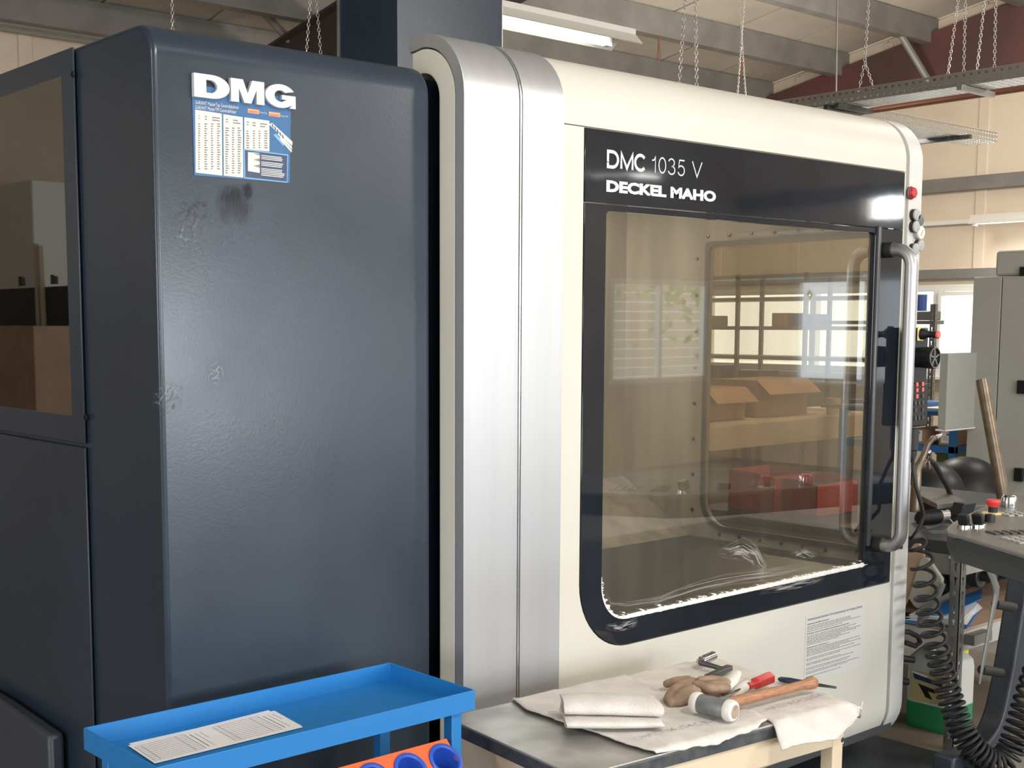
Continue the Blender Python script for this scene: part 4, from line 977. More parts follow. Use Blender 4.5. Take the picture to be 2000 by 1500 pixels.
whl = MB().lathe(c, (0, -1, 0), [(0, 0), (0, .034), (.02, .036), (.05, .0375), (.062, .0375), (.064, .036), (.064, .031), (.058, .030), (.058, 0)], 36).build('handwheel', m_black, hp_)
for i in range(5):
    a = math.radians(72 * i + 20); MB().obox(c + Vector((math.cos(a) * .017, -.0605, math.sin(a) * .017)), (math.cos(a) * .014, 0, math.sin(a) * .014), (0, .0018, 0), (-math.sin(a) * .0022, 0, math.cos(a) * .0022)).build('spoke', m_shelf, whl)
MB().torus(c + Vector((0, -.0635, 0)), (0, 1, 0), .0335, .002, 28, 6).build('wheel_rim', m_shelf, whl)
for i, (a, b, mt) in enumerate([(1791, 751, 1), (1802, 750, 1), (1791, 762, 1), (1802, 761, 1), (1791, 774, 1), (1802, 773, 0), (1788, 788, 0), (1795, 787, 0), (1802, 786, 0), (1788, 801, 0), (1802, 800, 0), (1788, 817, 0), (1795, 816, 0), (1802, 815, 0)]):
    c = A(a, b, 2.339); MB().box(c.x - .006, 2.3365, c.z - .007, c.x + .006, 2.3405, c.z + .007).build('key', m_keyr if mt else m_keyd, hp_, bevel=.0008, label='lit red key' if mt else None)
c0 = A(1784, 836, 2.365); MB().lathe(c0 + Vector((0, 0, .0)), (0, 0, -1), [(0, 0), (0, .019), (.075, .019), (.08, .015), (.088, .015), (.12, .009), (.12, 0)], 18).build('cable_gland', m_blackm, hp_)
# cable: straight, then coiled, then the sagging tight coil
def coil_path(ctrl, R0, R1, turns, n=22):
    """helix around a smoothed path of points"""
    P = [Vector(p) for p in ctrl]
    for _ in range(3):
        Q = [P[0]]
        for i in range(len(P) - 1): Q += [P[i].lerp(P[i + 1], .25), P[i].lerp(P[i + 1], .75)]
        P = Q + [P[-1]]
    Ls = [0]
    for i in range(1, len(P)): Ls.append(Ls[-1] + (P[i] - P[i - 1]).length)
    tot = Ls[-1]; out = []; N = int(sum(turns) * n) ; tt = [0]
    for k_ in range(1, len(turns) + 1): tt.append(tt[-1] + turns[k_ - 1])
    j = 0; u = None
    for i in range(N + 1):
        ph = i / n; k_ = min(len(turns) - 1, next((m_ for m_ in range(len(turns)) if ph <= tt[m_ + 1] + 1e-9), len(turns) - 1))
        fr_ = (k_ + (ph - tt[k_]) / turns[k_]) / len(turns); s_ = fr_ * tot
        while j < len(P) - 2 and Ls[j + 1] < s_: j += 1
        p = P[j].lerp(P[j + 1], (s_ - Ls[j]) / max(1e-9, Ls[j + 1] - Ls[j])); t = (P[min(j + 1, len(P) - 1)] - P[max(j - 1, 0)]).normalized()
        u = (Vector((1, 0, 0)) if u is None else u); u = (u - t * u.dot(t)).normalized(); v = t.cross(u)
        r_ = R0 + (R1 - R0) * fr_; r_ *= min(1, (i + 3) / (n * .7)); a = ph * 2 * math.pi
        out.append(p + (u * math.cos(a) + v * math.sin(a)) * r_)
    return out
cy = 2.30
st_ = [A(1784, 880, 2.365), A(1783, 915, 2.35), A(1789, 950, 2.33), A(1799, 985, 2.32), A(1805, 1008, 2.31), A(1795, 1032, 2.30), A(1780, 1052, cy)]
cp = coil_path([A(1797, 1050, cy), A(1802, 1120, cy), A(1818, 1220, cy), A(1845, 1330, cy - .03), A(1868, 1400, cy - .08), A(1890, 1450, cy - .13), A(1928, 1489, cy - .18), A(1965, 1487, cy - .22), A(1988, 1430, cy - .24), A(2006, 1370, cy - .25), A(2030, 1300, cy - .25)], .036, .044, [2.1, 2.6, 3.3, 4.4, 6, 7.5, 7, 5, 4])
cab_ = MB().tube(st_ + cp, .0070, 8); cab_.build('coiled_cable', m_blackm, hp_, angle=180)

# ---- operator console on its arm
ZC = 1.05
cs_ = thing('operator_console', (3.7, 1.7, 0), 'grey operator console with keys and red stop button on a dark curved arm', 'control panel')
C = lambda a, b, z=ZC: (lambda v: (v.x, v.y))(at(a, b, z=z))
k1, k2, k3 = Vector((*C(1873, 1045), 0)), Vector((*C(2000, 1083), 0)), Vector((*C(2000, 951), 0)); k4 = Vector((*C(1876, 1011), 0)); kA = Vector((*C(1847, 1034), 0))
e1 = (k2 - k1).normalized(); e2 = (k3 - k4).normalized()
pts = []
for i in range(7):
    t_ = i / 6; pts.append(((1 - t_) ** 2) * k4 + 2 * t_ * (1 - t_) * (kA + (kA - (k4 + k1) / 2) * .9) + t_ * t_ * k1)
outl = [tuple(p[:2]) for p in pts] + [tuple((k2 + e1 * .35)[:2]), tuple((k2 + e1 * .35 + Vector((.9, -.05, 0)))[:2]), tuple((k3 + e2 * .1 )[:2])]
MB().pz(outl, [], ZC - .012, ZC).build('face_plate', m_console, cs_, bevel=.004, seg=3)
cc = sum((Vector((*p, 0)) for p in outl), Vector()) / len(outl)
sc = [tuple((cc + (Vector((*p, 0)) - cc) * .985)[:2]) for p in outl]; sc2 = [tuple((cc + (Vector((*p, 0)) - cc) * .90)[:2]) for p in outl]
n_ = len(sc); vs = [(p[0], p[1], ZC - .012) for p in sc] + [(p[0], p[1], ZC - .045) for p in sc] + [(p[0], p[1], ZC - .085) for p in sc2]
fs = [(i, (i + 1) % n_, n_ + (i + 1) % n_, n_ + i) for i in range(n_)] + [(n_ + i, n_ + (i + 1) % n_, 2 * n_ + (i + 1) % n_, 2 * n_ + i) for i in range(n_)] + [tuple(range(n_)), tuple(2 * n_ + i for i in range(n_))]
MB().add(vs, fs).build('housing', m_consedge, cs_, bevel=.003)
def on(a, b, h=0): return at(a, b, z=ZC) + Vector((0, 0, h))
c = on(1939, 1003)
es = MB().lathe(c, (0, 0, 1), [(0, 0), (0, .033), (.003, .033), (.004, .031), (.004, 0)], 28).build('stop_ring', m_yel, cs_, label='yellow ring under the stop button')
MB().lathe(c + Vector((0, 0, .004)), (0, 0, 1), [(0, 0), (0, .014), (.02, .014), (.02, 0)], 20).build('stop_stem', m_black, es)
MB().lathe(c + Vector((0, 0, .022)), (0, 0, 1), [(0, 0), (0, .015), (.006, .018), (.012, .021), (.018, .022), (.023, .020), (.023, 0)], 24).build('stop_button', M('stop_red', (.62, .04, .03), .4), es, label='red mushroom stop button')
c = on(1970, 990); MB().lathe(c, (0, 0, 1), [(0, 0), (0, .026), (.02, .026), (.034, .024), (.040, .018), (.040, 0)], 28).build('lock_cylinder', m_chrome, cs_, bevel=.001)
for (a, b) in ((1884, 1033), (1912, 1032)):
    c = on(a, b); kb = MB().lathe(c, (0, 0, 1), [(0, 0), (0, .021), (.012, .020), (.014, .017), (.014, 0)], 24).build('switch_ring', m_chrome, cs_)
    MB().obox(c + Vector((-.004, .002, .026)), (.007, 0, .002), (0, .016, 0), (-.006, 0, .018)).build('switch_lever', m_black, kb, bevel=.003)
c = on(1908, 1018); MB().obox(c + Vector((0, 0, .016)), (.022, .010, 0), (-.004, .009, 0), (0, 0, .012)).build('selector', m_black, cs_, bevel=.004)
c = on(1933, 1019); MB().lathe(c, (0, 0, 1), [(0, 0), (0, .016), (.022, .015), (.024, .012), (.024, 0)], 18).build('rotary_knob', m_black, cs_)
# key fields follow the console's own directions
du = (Vector((*C(2000, 1083), 0)) - Vector((*C(1873, 1045), 0))).normalized(); dv = Vector((-du.y, du.x, 0)) * -1
if dv.dot(e2) < 0: dv = -dv
def keys(a, b, nu, nv, su, sv, pu, pv, mt, name='key'):
    o_ = on(a, b); 
    for i in range(nu):
        for j in range(nv):
            c = o_ + du * pu * i + dv * pv * j + Vector((0, 0, .002)); MB().obox(c, du * su, dv * sv, (0, 0, .0028)).build(name, mt, cs_, bevel=.0008, seg=1)
keys(1953, 1003, 3, 7, .0095, .0095, .028, .030, m_key); keys(1932, 1040, 3, 6, .0075, .0085, .019, .026, m_keyd)
keys(1962, 1052, 4, 6, .0095, .0095, .026, .028, m_key)
# arm: flat box section, rising from the base plate and bending under the console
ya = 2.22
apath = [A(1840, 1500, ya), A(1885, 1488, ya), A(1922, 1462, ya), A(1948, 1415, ya), A(1966, 1340, ya), A(1982, 1250, ya), A(1996, 1165, ya), A(2012, 1075, ya)]
for _ in range(2):
    Q = [apath[0]]
    for i in range(len(apath) - 1): Q += [apath[i].lerp(apath[i + 1], .25), apath[i].lerp(apath[i + 1], .75)]
    apath = Q + [apath[-1]]
wds = [.044 + .016 * (i / len(apath)) for i in range(len(apath))]; vs = []
for i, p in enumerate(apath):
    t = (apath[min(i + 1, len(apath) - 1)] - apath[max(i - 1, 0)]).normalized(); s_ = Vector((-t.z, 0, t.x)).normalized()
    for a, b in ((-1, -1), (1, -1), (1, 1), (-1, 1)): vs.append(p + s_ * a * wds[i] + Vector((0, b * .04, 0)))
n_ = len(apath); fs = [(i * 4 + j, i * 4 + (j + 1) % 4, (i + 1) * 4 + (j + 1) % 4, (i + 1) * 4 + j) for i in range(n_ - 1) for j in range(4)] + [(3, 2, 1, 0), tuple((n_ - 1) * 4 + j for j in range(4))]
MB().add(vs, fs).build('arm', m_arm, cs_, bevel=.010, seg=3, angle=45)
lv = [A(1924, 1338, ya - .05), A(1935, 1290, ya - .05), A(1948, 1210, ya - .05), A(1952, 1170, ya - .05), A(1951, 1150, ya - .05), A(1940, 1125, ya - .05), A(1931, 1115, ya - .05)]
lv = [A(1913, 1336, ya - .05), A(1921, 1290, ya - .05), A(1935, 1215, ya - .05), A(1944, 1170, ya - .05), A(1946, 1150, ya - .05), A(1938, 1126, ya - .05), A(1931, 1115, ya - .05)]
MB().tube(lv, [.006, .012, .014, .017, .020, .017, .012], 10, flat=.4, up=(0, 1, 0)).build('grab_handle', m_shelf, cs_, angle=60)
for (a, b), (c_, d_) in (((1944, 1180), (1980, 1186)), ((1917, 1308), (1955, 1314))): MB().cyl(A(a, b, ya - .045), A(c_, d_, ya - .035), .017, n=16).build('handle_standoff', m_blackm, cs_, bevel=.003)
# base plate under the arm
MB().box(3.0, 1.5, 0, 4.33, 2.60, .10).build('base_plate', m_tread, cs_, bevel=.015, seg=3)

# ---- slotted-angle work bench right of the machine
BX, BY = 4.63, 2.43
bn = thing('slotted_bench', (5.3, 2.8, 0), 'work bench of slotted steel angle with a dark top, right of the machine', 'workbench')
BT = .82
def slotted(x, y, sx, sy, z1):
    """L-section post with keyhole slots cut through both legs"""
    mb = MB()
    for face in (0, 1):
        holes_ = []; z = .05
        while z < z1 - .06:
            w_ = .006; holes_.append([(.021 - w_ * .5, z), (.021 + w_ * .5, z), (.021 + w_ * .5, z + .018), (.021 + w_, z + .022), (.021 + w_, z + .032), (.021 - w_, z + .032), (.021 - w_, z + .022), (.021 - w_ * .5, z + .018)]); z += .055
        o_ = [(0, 0), (.042, 0), (.042, z1), (0, z1)]
        if face: mb.prism(o_, holes_, lambda a, b: (x + sx * a, y, b), lambda a, b: (x + sx * a, y + sy * .003, b))
        else: mb.prism(o_, holes_, lambda a, b: (x, y + sy * a, b), lambda a, b: (x + sx * .003, y + sy * a, b))
    return mb
for (x, y, sx, sy) in ((BX, BY, 1, 1), (BX + 1.5, BY, -1, 1), (BX, BY + 1.3, 1, -1), (BX + 1.5, BY + 1.3, -1, -1)): slotted(x, y, sx, sy, BT - .002).build('post', m_shelf, bn, smooth=False)
MB().box(BX + .004, BY + .004, BT - .05, BX + 1.496, BY + 1.296, BT).build('bench_top', m_consedge, bn, bevel=.003)
MB().box(BX + .004, BY + .008, BT - .13, BX + 1.49, BY + .012, BT - .05).build('front_rail', m_cab, bn)
MB().box(BX + .008, BY + .01, BT - .13, BX + .012, BY + 1.29, BT - .05).build('side_rail', m_shelf, bn)
ZS = .47
MB().box(BX + .006, BY + .006, ZS - .08, BX + 1.494, BY + 1.294, ZS - .003).build('shelf_frame', m_cab, bn, bevel=.002)
MB().box(BX + .02, BY + .01, ZS - .002, BX + 1.48, BY + 1.29, ZS + .006).build('shelf_board', m_board, bn)
for (a, b) in ((1857, 1069), (1857, 1088), (1874, 1071), (1874, 1090)):
    if a < 1866: c = at(a, b, x=BX); MB().lathe(c, (-1, 0, 0), [(0, 0), (0, .008), (.006, .007), (.006, 0)], 6).build('bolt', m_chrome, bn)
    else: c = at(a, b, y=BY); MB().lathe(c, (0, -1, 0), [(0, 0), (0, .008), (.006, .007), (.006, 0)], 6).build('bolt', m_chrome, bn)
MB().box(BX + .06, BY + .006, ZS - .012 - .04, BX + .20, BY - .035, ZS - .012).build('clamp_block', m_shelf, bn)
# things on the bench top
G = lambda a, b, h=0: at(a, b, z=BT + h)
def bthing(name, p, label, cat, group=None): return thing(name, (p[0], p[1], BT), label, cat, group)
c = G(1832, 985, .05); pl_ = MB().obox((c.x, c.y, BT + .075), (.085, -.02, 0), (.02, .075, 0.02), (0, 0, .012)); o = pl_.build('steel_plate', m_console, None, bevel=.003)
tag(o, 'flat grey steel plate lying on the cluttered bench top', 'plate')
pl2 = MB().obox((c.x, c.y, BT + .030), (.06, -.015, 0), (.015, .06, 0), (0, 0, .028)).build('steel_block', m_dsteel, None, bevel=.004); tag(pl2, 'dark steel block under the grey plate on the bench', 'metal block')
a, b = G(1797, 1012, .06), G(1833, 1008, .06)
hs_ = thing('ribbed_grip', (a.x, a.y, BT + .03), 'black ribbed tool grip in front of the grey plate', 'tool')
MB().tube([a.lerp(b, i / 20) for i in range(21)], [.026 + .004 * (i % 2) for i in range(21)], 16).build('grip', m_black, hs_, angle=20)
MB().cyl(b, b + (b - a).normalized() * .05, .02, n=16).build('tip', m_galv, hs_)
a, b = G(1880, 1003, .03), G(1898, 1010, .03)
o = MB().obox((a.x, a.y, BT + .05), (.035, -.01, 0), (.01, .03, 0), (0, -.01, .03)).obox((a.x + .05, a.y - .02, BT + .03), (.03, -.02, 0), (.01, .022, 0), (0, 0, .02)).build('angle_block', m_consedge, None, bevel=.005); tag(o, 'small dark angled block beside the console edge', 'metal block')
a, b = G(1866, 990, .05), G(1925, 986, .05)
a_, b_ = a, b; dd = (b_ - a_).normalized(); sn = Vector((-dd.y, dd.x, 0))
ru = thing('steel_rule', (a_.x, a_.y, BT + .045), 'long steel rule with fine graduations reaching behind the stop button', 'ruler')
MB().obox((a_ + b_) / 2 + dd * .02, dd * ((b_ - a_).length / 2 + .03), sn * .016, (0, 0, .001)).build('blade', m_chrome, ru)
mb = MB()
for i in range(40):
    p = a_ + dd * (i * .006) - sn * .011 + Vector((0, 0, .0014)); mb.obox(p, dd * .0005, sn * (.0035 if i % 5 else .005), (0, 0, .0002))
g_ = mb.build('graduation', m_ink, ru, smooth=False); g_['kind'] = 'stuff'
p0, p1, p2 = G(1806, 1016, .03), G(1838, 1000, .045), G(1850, 1003, .045)
ring = thing('ring_lever', (p0.x, p0.y, BT + .01), 'grey lever with an eye ring lying at the bench front', 'tool')
MB().tube([p0, p0.lerp(p1, .5) + Vector((0, 0, .012)), p1, p1.lerp(p2, .3)], [.012, .022, .018, .010], 10, flat=.5).build('lever', m_gsheet if False else m_shelf, ring)
MB().torus(p2, (.45, 1, -.1), .013, .0042, 20, 8).cyl(p2 + Vector((.004, 0, -.014)), p2 + Vector((.022, -.02, -.045)), .004, n=8).build('eye_ring', m_shelf, ring)
p0 = G(1823, 1003, .03)
o = MB().obox((p0.x - .05, p0.y, BT + .02), (.05, .0, 0), (.0, .035, 0), (.005, 0, .018)).build('green_rag', M('dark_green_cloth', (.02, .05, .035), .9, bump=.5, bscale=90), None, bevel=.014, seg=3); tag(o, 'dark green rag between the tools on the bench', 'rag')
# coolant hose with ball joint standing at the bench's rear left
hz = thing('coolant_hose', G(1790, 960), 'bent coolant hose with metal nozzle and ball joint beside the hanging control', 'hose')
yy = 2.85
A2 = lambda a, b: at(a, b, y=2.85)
MB().tube([A2(1786, 1000), A2(1790, 940), A2(1792, 915), A2(1803, 892), A2(1812, 868), A2(1822, 856), A2(1836, 851)], [.022, .020, .017, .014, .012, .011, .009], 14).build('hose', m_bronze, hz, angle=60)
MB().cyl(A2(1826, 855), A2(1838, 850), .013, .008, 12).build('nozzle', m_chrome, hz)
MB().lathe(A2(1811, 884) + Vector((0, 0, -.018)), (0, 0, 1), [(0, .002), (.004, .012), (.012, .018), (.018, .020), (.026, .017), (.034, .009), (.036, .002)], 18).build('ball_joint', m_chrome, hz)
MB().cyl(A2(1811, 890), A2(1814, 915), .008, n=10).cyl(A2(1795, 910), A2(1806, 900), .013, n=12).build('clamp', m_chrome, hz)
MB().tube([A2(1811, 895), A2(1825, 905), A2(1850, 950), A2(1866, 990)], .011, 10).build('side_hose', m_blackm, hz)
# two dark round hoods behind the bench
for i, (px, py, rr_, yy, lab) in enumerate(((1812, 965, .21, 3.95, 'left dark rounded hood behind the bench clutter'), (1884, 965, .25, 4.05, 'right dark rounded hood next to the grey switch cabinet'))):
    c = at(px, py, y=yy); t = thing('rounded_hood', (c.x, c.y, 0), lab, 'hood', 'dark rounded hoods behind the bench')
    MB().lathe((c.x, c.y, c.z - .2), (0, 0, 1), [(0, .0), (0, rr_)] + [(.2 + rr_ * math.sin(math.radians(a)) * .95, rr_ * math.cos(math.radians(a))) for a in range(0, 91, 10)], 32).build('dome', m_black, t)
    MB().lathe((c.x, c.y, 0), (0, 0, 1), [(0, 0), (0, rr_ * .8), (c.z - .2, rr_ * .7), (c.z - .2, 0)], 24).build('pedestal', m_black, t)
# pipe leaning behind the console
a, b = at(1918, 742, x=5.35), at(1962, 985, x=5.28)
pp2 = thing('bare_pipe', (b.x, b.y, 0), 'long brownish metal pipe leaning upright behind the console', 'pipe')
dirp = (b - a).normalized(); tb_ = a + dirp * ((a.z - BT) / -dirp.z)
MB().tube([a, tb_], .026, 18, cap=False).build('pipe', m_bronze, pp2)
MB().tube([a, a + dirp * .02], .021, 16).build('bore', m_black, pp2)
# under the bench
S2 = lambda a, b, h=.008: at(a, b, z=ZS + h)
a, b, c, d = S2(1764, 1216), S2(1888, 1228), S2(1918, 1188), S2(1856, 1156)
fo = thing('ring_binder', ((a.x + c.x) / 2, (a.y + c.y) / 2, ZS + .006), 'blue binder of loose white sheets on the bench’s lower board', 'binder')
q4 = [(p.x, p.y) for p in (a, b, c, d)]
MB().pz(q4, [], ZS + .008, ZS + .012).build('cover', m_bluef, fo); cc4 = Vector((sum(p[0] for p in q4) / 4, sum(p[1] for p in q4) / 4, 0))
for i in range(5):
    k_ = .93 - i * .02; an = math.radians(random.uniform(-5, 5)); rot = Matrix.Rotation(an, 3, 'Z')
    pr_ = [cc4 + rot @ ((Vector((*p, 0)) - cc4) * k_) for p in q4]
    MB().pz([(p.x, p.y) for p in pr_], [], ZS + .013 + i * .004, ZS + .015 + i * .004).build('sheet', m_paper, fo)
MB().pz([(cc4.x + (p[0] - cc4.x) * .98 + .05, cc4.y + (p[1] - cc4.y) * .4 + .0) for p in q4], [], ZS + .034, ZS + .038).build('spine', m_bluef, fo)
def flatpiece(name, pts, xx, mt, lab, cat):
    P = [at(*p, x=xx) for p in pts]; lo = min(p.z for p in P); t = thing(name, (xx, P[0].y, lo), lab, cat)
    MB().px([(p.y, p.z) for p in P], [], xx - .008, xx + .008).build('blade', mt, t, bevel=.005)
    return t
flatpiece('tan_paddle', ((1760, 1112), (1776, 1078), (1787, 1062), (1796, 1062), (1804, 1070), (1806, 1086), (1792, 1128), (1776, 1165), (1760, 1200)), 4.60, m_tan, 'tan wooden paddle hanging under the bench beside the machine edge', 'paddle')
t = flatpiece('dustpan', ((1798, 1094), (1806, 1088), (1816, 1090), (1843, 1130), (1842, 1144), (1814, 1178), (1797, 1190), (1786, 1184), (1775, 1168)), 4.57, m_gsheet, 'grey dustpan hanging behind the coiled cable', 'dustpan')
MB().tube([at(1842, 1140, x=4.53), at(1825, 1172, x=4.53), at(1803, 1205, x=4.53), at(1795, 1225, x=4.53)], [.010, .018, .020, .012], 12).build('grip', m_shelf, t)
mo = thing('black_motor', (5.6, 3.3, ZS + .006), 'black ribbed motor block at the back of the lower board under the console', 'motor')
MB().box(4.98, 2.80, ZS + .007, 6.05, 3.5, .735).build('motor_block', m_black, mo, bevel=.02, seg=3)
for i in range(9): MB().box(5.0 + i * .115, 2.775, ZS + .03, 5.03 + i * .115, 2.80, .70).build('cooling_rib', m_black, mo)
MB().cyl((5.25, 2.66, .58), (5.25, 2.79, .58), .05, n=20).cyl((5.25, 2.60, .58), (5.25, 2.66, .58), .022, n=16).build('shaft', m_dsteel, mo, bevel=.003)
# pipes and hoses at the machine's foot
hz2 = thing('cable_hoses', (4.35, 2.6, .3), 'black hoses looping out of the machine’s right foot', 'hose')
MB().tube([at(1740, 1208, y=2.7), at(1800, 1218, y=2.66), at(1850, 1232, y=2.62)], .035, 14).build('conduit', m_black, hz2)
MB().tube([at(1755, 1234, y=2.6), at(1775, 1234, y=2.58), at(1793, 1243, y=2.57), at(1797, 1254, y=2.57), at(1788, 1262, y=2.58), at(1768, 1255, y=2.6)], .010, 10).build('loop', m_blackm, hz2)
for (a, b, c_, d_) in ((1750, 1284, 1786, 1289), (1748, 1328, 1776, 1332)): MB().cyl(at(a, b, y=2.6), at(c_, d_, y=2.56), .013, n=12).build('hose_end', m_blackm, hz2, bevel=.003)
MB().box(4.19, 3.05, 0.02, 4.60, 3.08, .70).build('rear_guard', m_gsheet, mc)
# canisters
def canister(x, y, sx, sy, h, lvl, lab, liquid, lblmat=None, rot=0, cap=True):
    t = thing('plastic_canister', (x, y, 0), lab, 'canister', 'plastic canisters under the bench')
    m_pe = M('canister_plastic', (.52, .53, .50), .45); m_lq = M('canister_liquid_zone', liquid, .35)
    def ring_(z, k_, r_=.025): return [(x + (a - .5) * sx * k_ , y + (b - .5) * sy * k_, z) for a, b in rrect(0, 0, 1, 1, .16, 4)]
    def body(zs, nm, mt):
        rows = [ring_(z, k_) for z, k_ in zs]; n_ = len(rows[0]); vs = [p for r in rows for p in r]
        fs = [(i * n_ + j, i * n_ + (j + 1) % n_, (i + 1) * n_ + (j + 1) % n_, (i + 1) * n_ + j) for i in range(len(rows) - 1) for j in range(n_)] + [tuple(range(n_))[::-1], tuple((len(rows) - 1) * n_ + j for j in range(n_))]
        return MB().add(vs, fs).build(nm, mt, t)
    body([(.0, .92), (.012, .99), (.03, 1), (lvl, 1)], 'filled_body', m_lq)
    body([(lvl + .0004, 1), (h * .72, 1), (h * .80, .96), (h * .90, .66), (h * .915, .55)], 'upper_body', m_pe)
    MB().tube([(x - sx * .40, y, h * .80), (x - sx * .36, y, h * .93), (x - sx * .25, y, h * .985), (x + sx * .02, y, h * .985), (x + sx * .10, y, h * .90)], .012, 10).build('handle', m_pe, t)
    if cap: MB().lathe((x + sx * .30, y - sy * .26, h * .82), (0, 0, 1), [(0, 0), (0, .027), (.05, .027), (.052, .024), (.052, 0)], 20).build('cap', m_yelcap, t, label='yellow screw cap')
    return t
c = at(1845, 1443, z=.0)
t = canister(c.x + .115, c.y + .09, .19, .21, .37, .115, 'canister with green liquid and printed label behind the slotted post', (.025, .24, .10))
lx = c.x + .115 - .095 - .0012
lb = MB().box(lx, c.y + .09 - .075, .125, lx + .0008, c.y + .09 + .08, .245).build('paper_label', m_labelc, t, label='yellow-green printed label with a black emblem')
MB().px([(c.y + .16, .235), (c.y + .03, .215), (c.y + .03, .200), (c.y + .15, .212)], [], lx - .0008, lx).build('label_print', m_pdark, lb); MB().px([(c.y + .135, .195), (c.y + .055, .183), (c.y + .06, .168), (c.y + .09, .172), (c.y + .07, .140), (c.y + .10, .145), (c.y + .12, .175)], [], lx - .0008, lx).build('label_print', m_black, lb)
MB().px([(c.y + .165, .243), (c.y + .09, .233), (c.y + .11, .218), (c.y + .16, .228)], [], lx - .0006, lx).build('label_print', m_paper, lb)
canister(c.x - .02, c.y + .36, .18, .18, .34, .13, 'half-hidden canister with green liquid beside the machine edge', (.02, .16, .08), cap=False)
# brown board lying on the floor in front of the canisters
o = MB().box(4.36, 2.30, 0.001, 6.2, 3.4, .006).build('floor_cover', M('dull_brown_board', (.17, .135, .10), .6), None); tag(o, 'brown board covering the floor under the slotted bench', 'floor mat')

o = MB().box(2.3, -1.9, 0.001, 9.0, 1.35, .012).build('floor_cover', m_blackm, None, bevel=.003); tag(o, 'unseen dark sheet added on the floor to darken the window reflection', 'floor mat')  # out of view, added so the pane's lower reflection turns dark
# ---- grey switch cabinet with side box
g0, g1 = at(1903, 541, x=8.6), at(1888, 985, x=8.6)
gc = thing('switch_cabinet', (9.0, 3.6, 0), 'tall light grey switch cabinet with black hinges behind the console', 'cabinet')
GT = g0.z
MB().box(8.602, 2.5, .06, 9.4, g0.y, GT).build('cabinet_body', m_cab, gc, bevel=.006)
c5 = at(1957, 600, x=8.6).y
MB().box(8.585, c5 + .004, .12, 8.602, g0.y - .004, GT - .006).build('door', m_cab, gc, bevel=.003); MB().box(8.585, 2.52, .12, 8.602, c5 - .004, GT - .006).build('door', m_cab, gc, bevel=.003)
u0 = at(1945, 490, x=8.62)
MB().box(8.62, 2.5, GT, 9.4, u0.y, u0.z).build('upper_box', m_cab, gc, bevel=.02, seg=3)
c = at(1997, 530, x=8.6); MB().box(8.60, c.y - .05, c.z - .03, 8.62, c.y + .02, c.z + .03).build('label_plate', m_black, gc)
for (a, b) in ((1997, 756), (1991, 927)):
    c = at(a, b, x=8.58); MB().box(8.56, c.y - .03, c.z - .045, 8.586, c.y + .03, c.z + .045).build('hinge', m_black, gc, bevel=.004)
s0, s1 = at(1837, 690, x=8.2), at(1890, 842, x=8.2)
sb1 = thing('wall_box', (8.4, s0.y - .1, s1.z), 'smaller grey metal box standing out left of the tall switch cabinet', 'cabinet')
MB().px([(g0.y - .05, s0.z), (s0.y, s0.z), (s0.y, s1.z + .01), (g0.y - .05, s1.z)], [], 8.2, 8.6).build('box_body', m_cab, sb1, bevel=.004)
MB().box(8.19, g0.y - .06, s1.z - .012, 8.6, s0.y + .01, s1.z).build('base_lip', m_winf, sb1)
# ---- shelf rack before the window
rk = thing('window_rack', (9.6, 6.0, 0), 'grey slotted-post rack standing before the far window', 'shelf')
p_ = at(1822, 600, x=9.6); z1 = at(1822, 594, x=9.6).z
mbp = slotted(9.6, p_.y - .02, 1, 1, z1); mbp.build('post', m_shelf, rk, smooth=False)
for (a, b) in ((612, 626), (790, 800)):
    h_ = at(1805, b, x=9.6).z; MB().box(9.61, p_.y, h_ - .03, 9.78, p_.y + 1.0, h_).build('shelf', m_shelf, rk)
c = at(1806, 626, x=9.7)
o = MB().box(9.63, p_.y + .02, c.z - .03 + .032, 9.77, p_.y + .42, c.z + .075).build('grey_bin', m_shelf, None, bevel=.008); tag(o, 'grey storage bin on the rack before the window', 'bin')
tn = thing('blue_tin', (9.8, p_.y + .17, c.z + .076), 'blue tin standing on the grey bin before the window', 'tin')
MB().cyl((9.7, p_.y + .17, c.z + .077), (9.7, p_.y + .17, c.z + .20), .055, n=20).build('can', m_bluec, tn); MB().cyl((9.7, p_.y + .17, c.z + .20), (9.7, p_.y + .17, c.z + .208), .057, n=20).build('lid', m_shelf, tn)
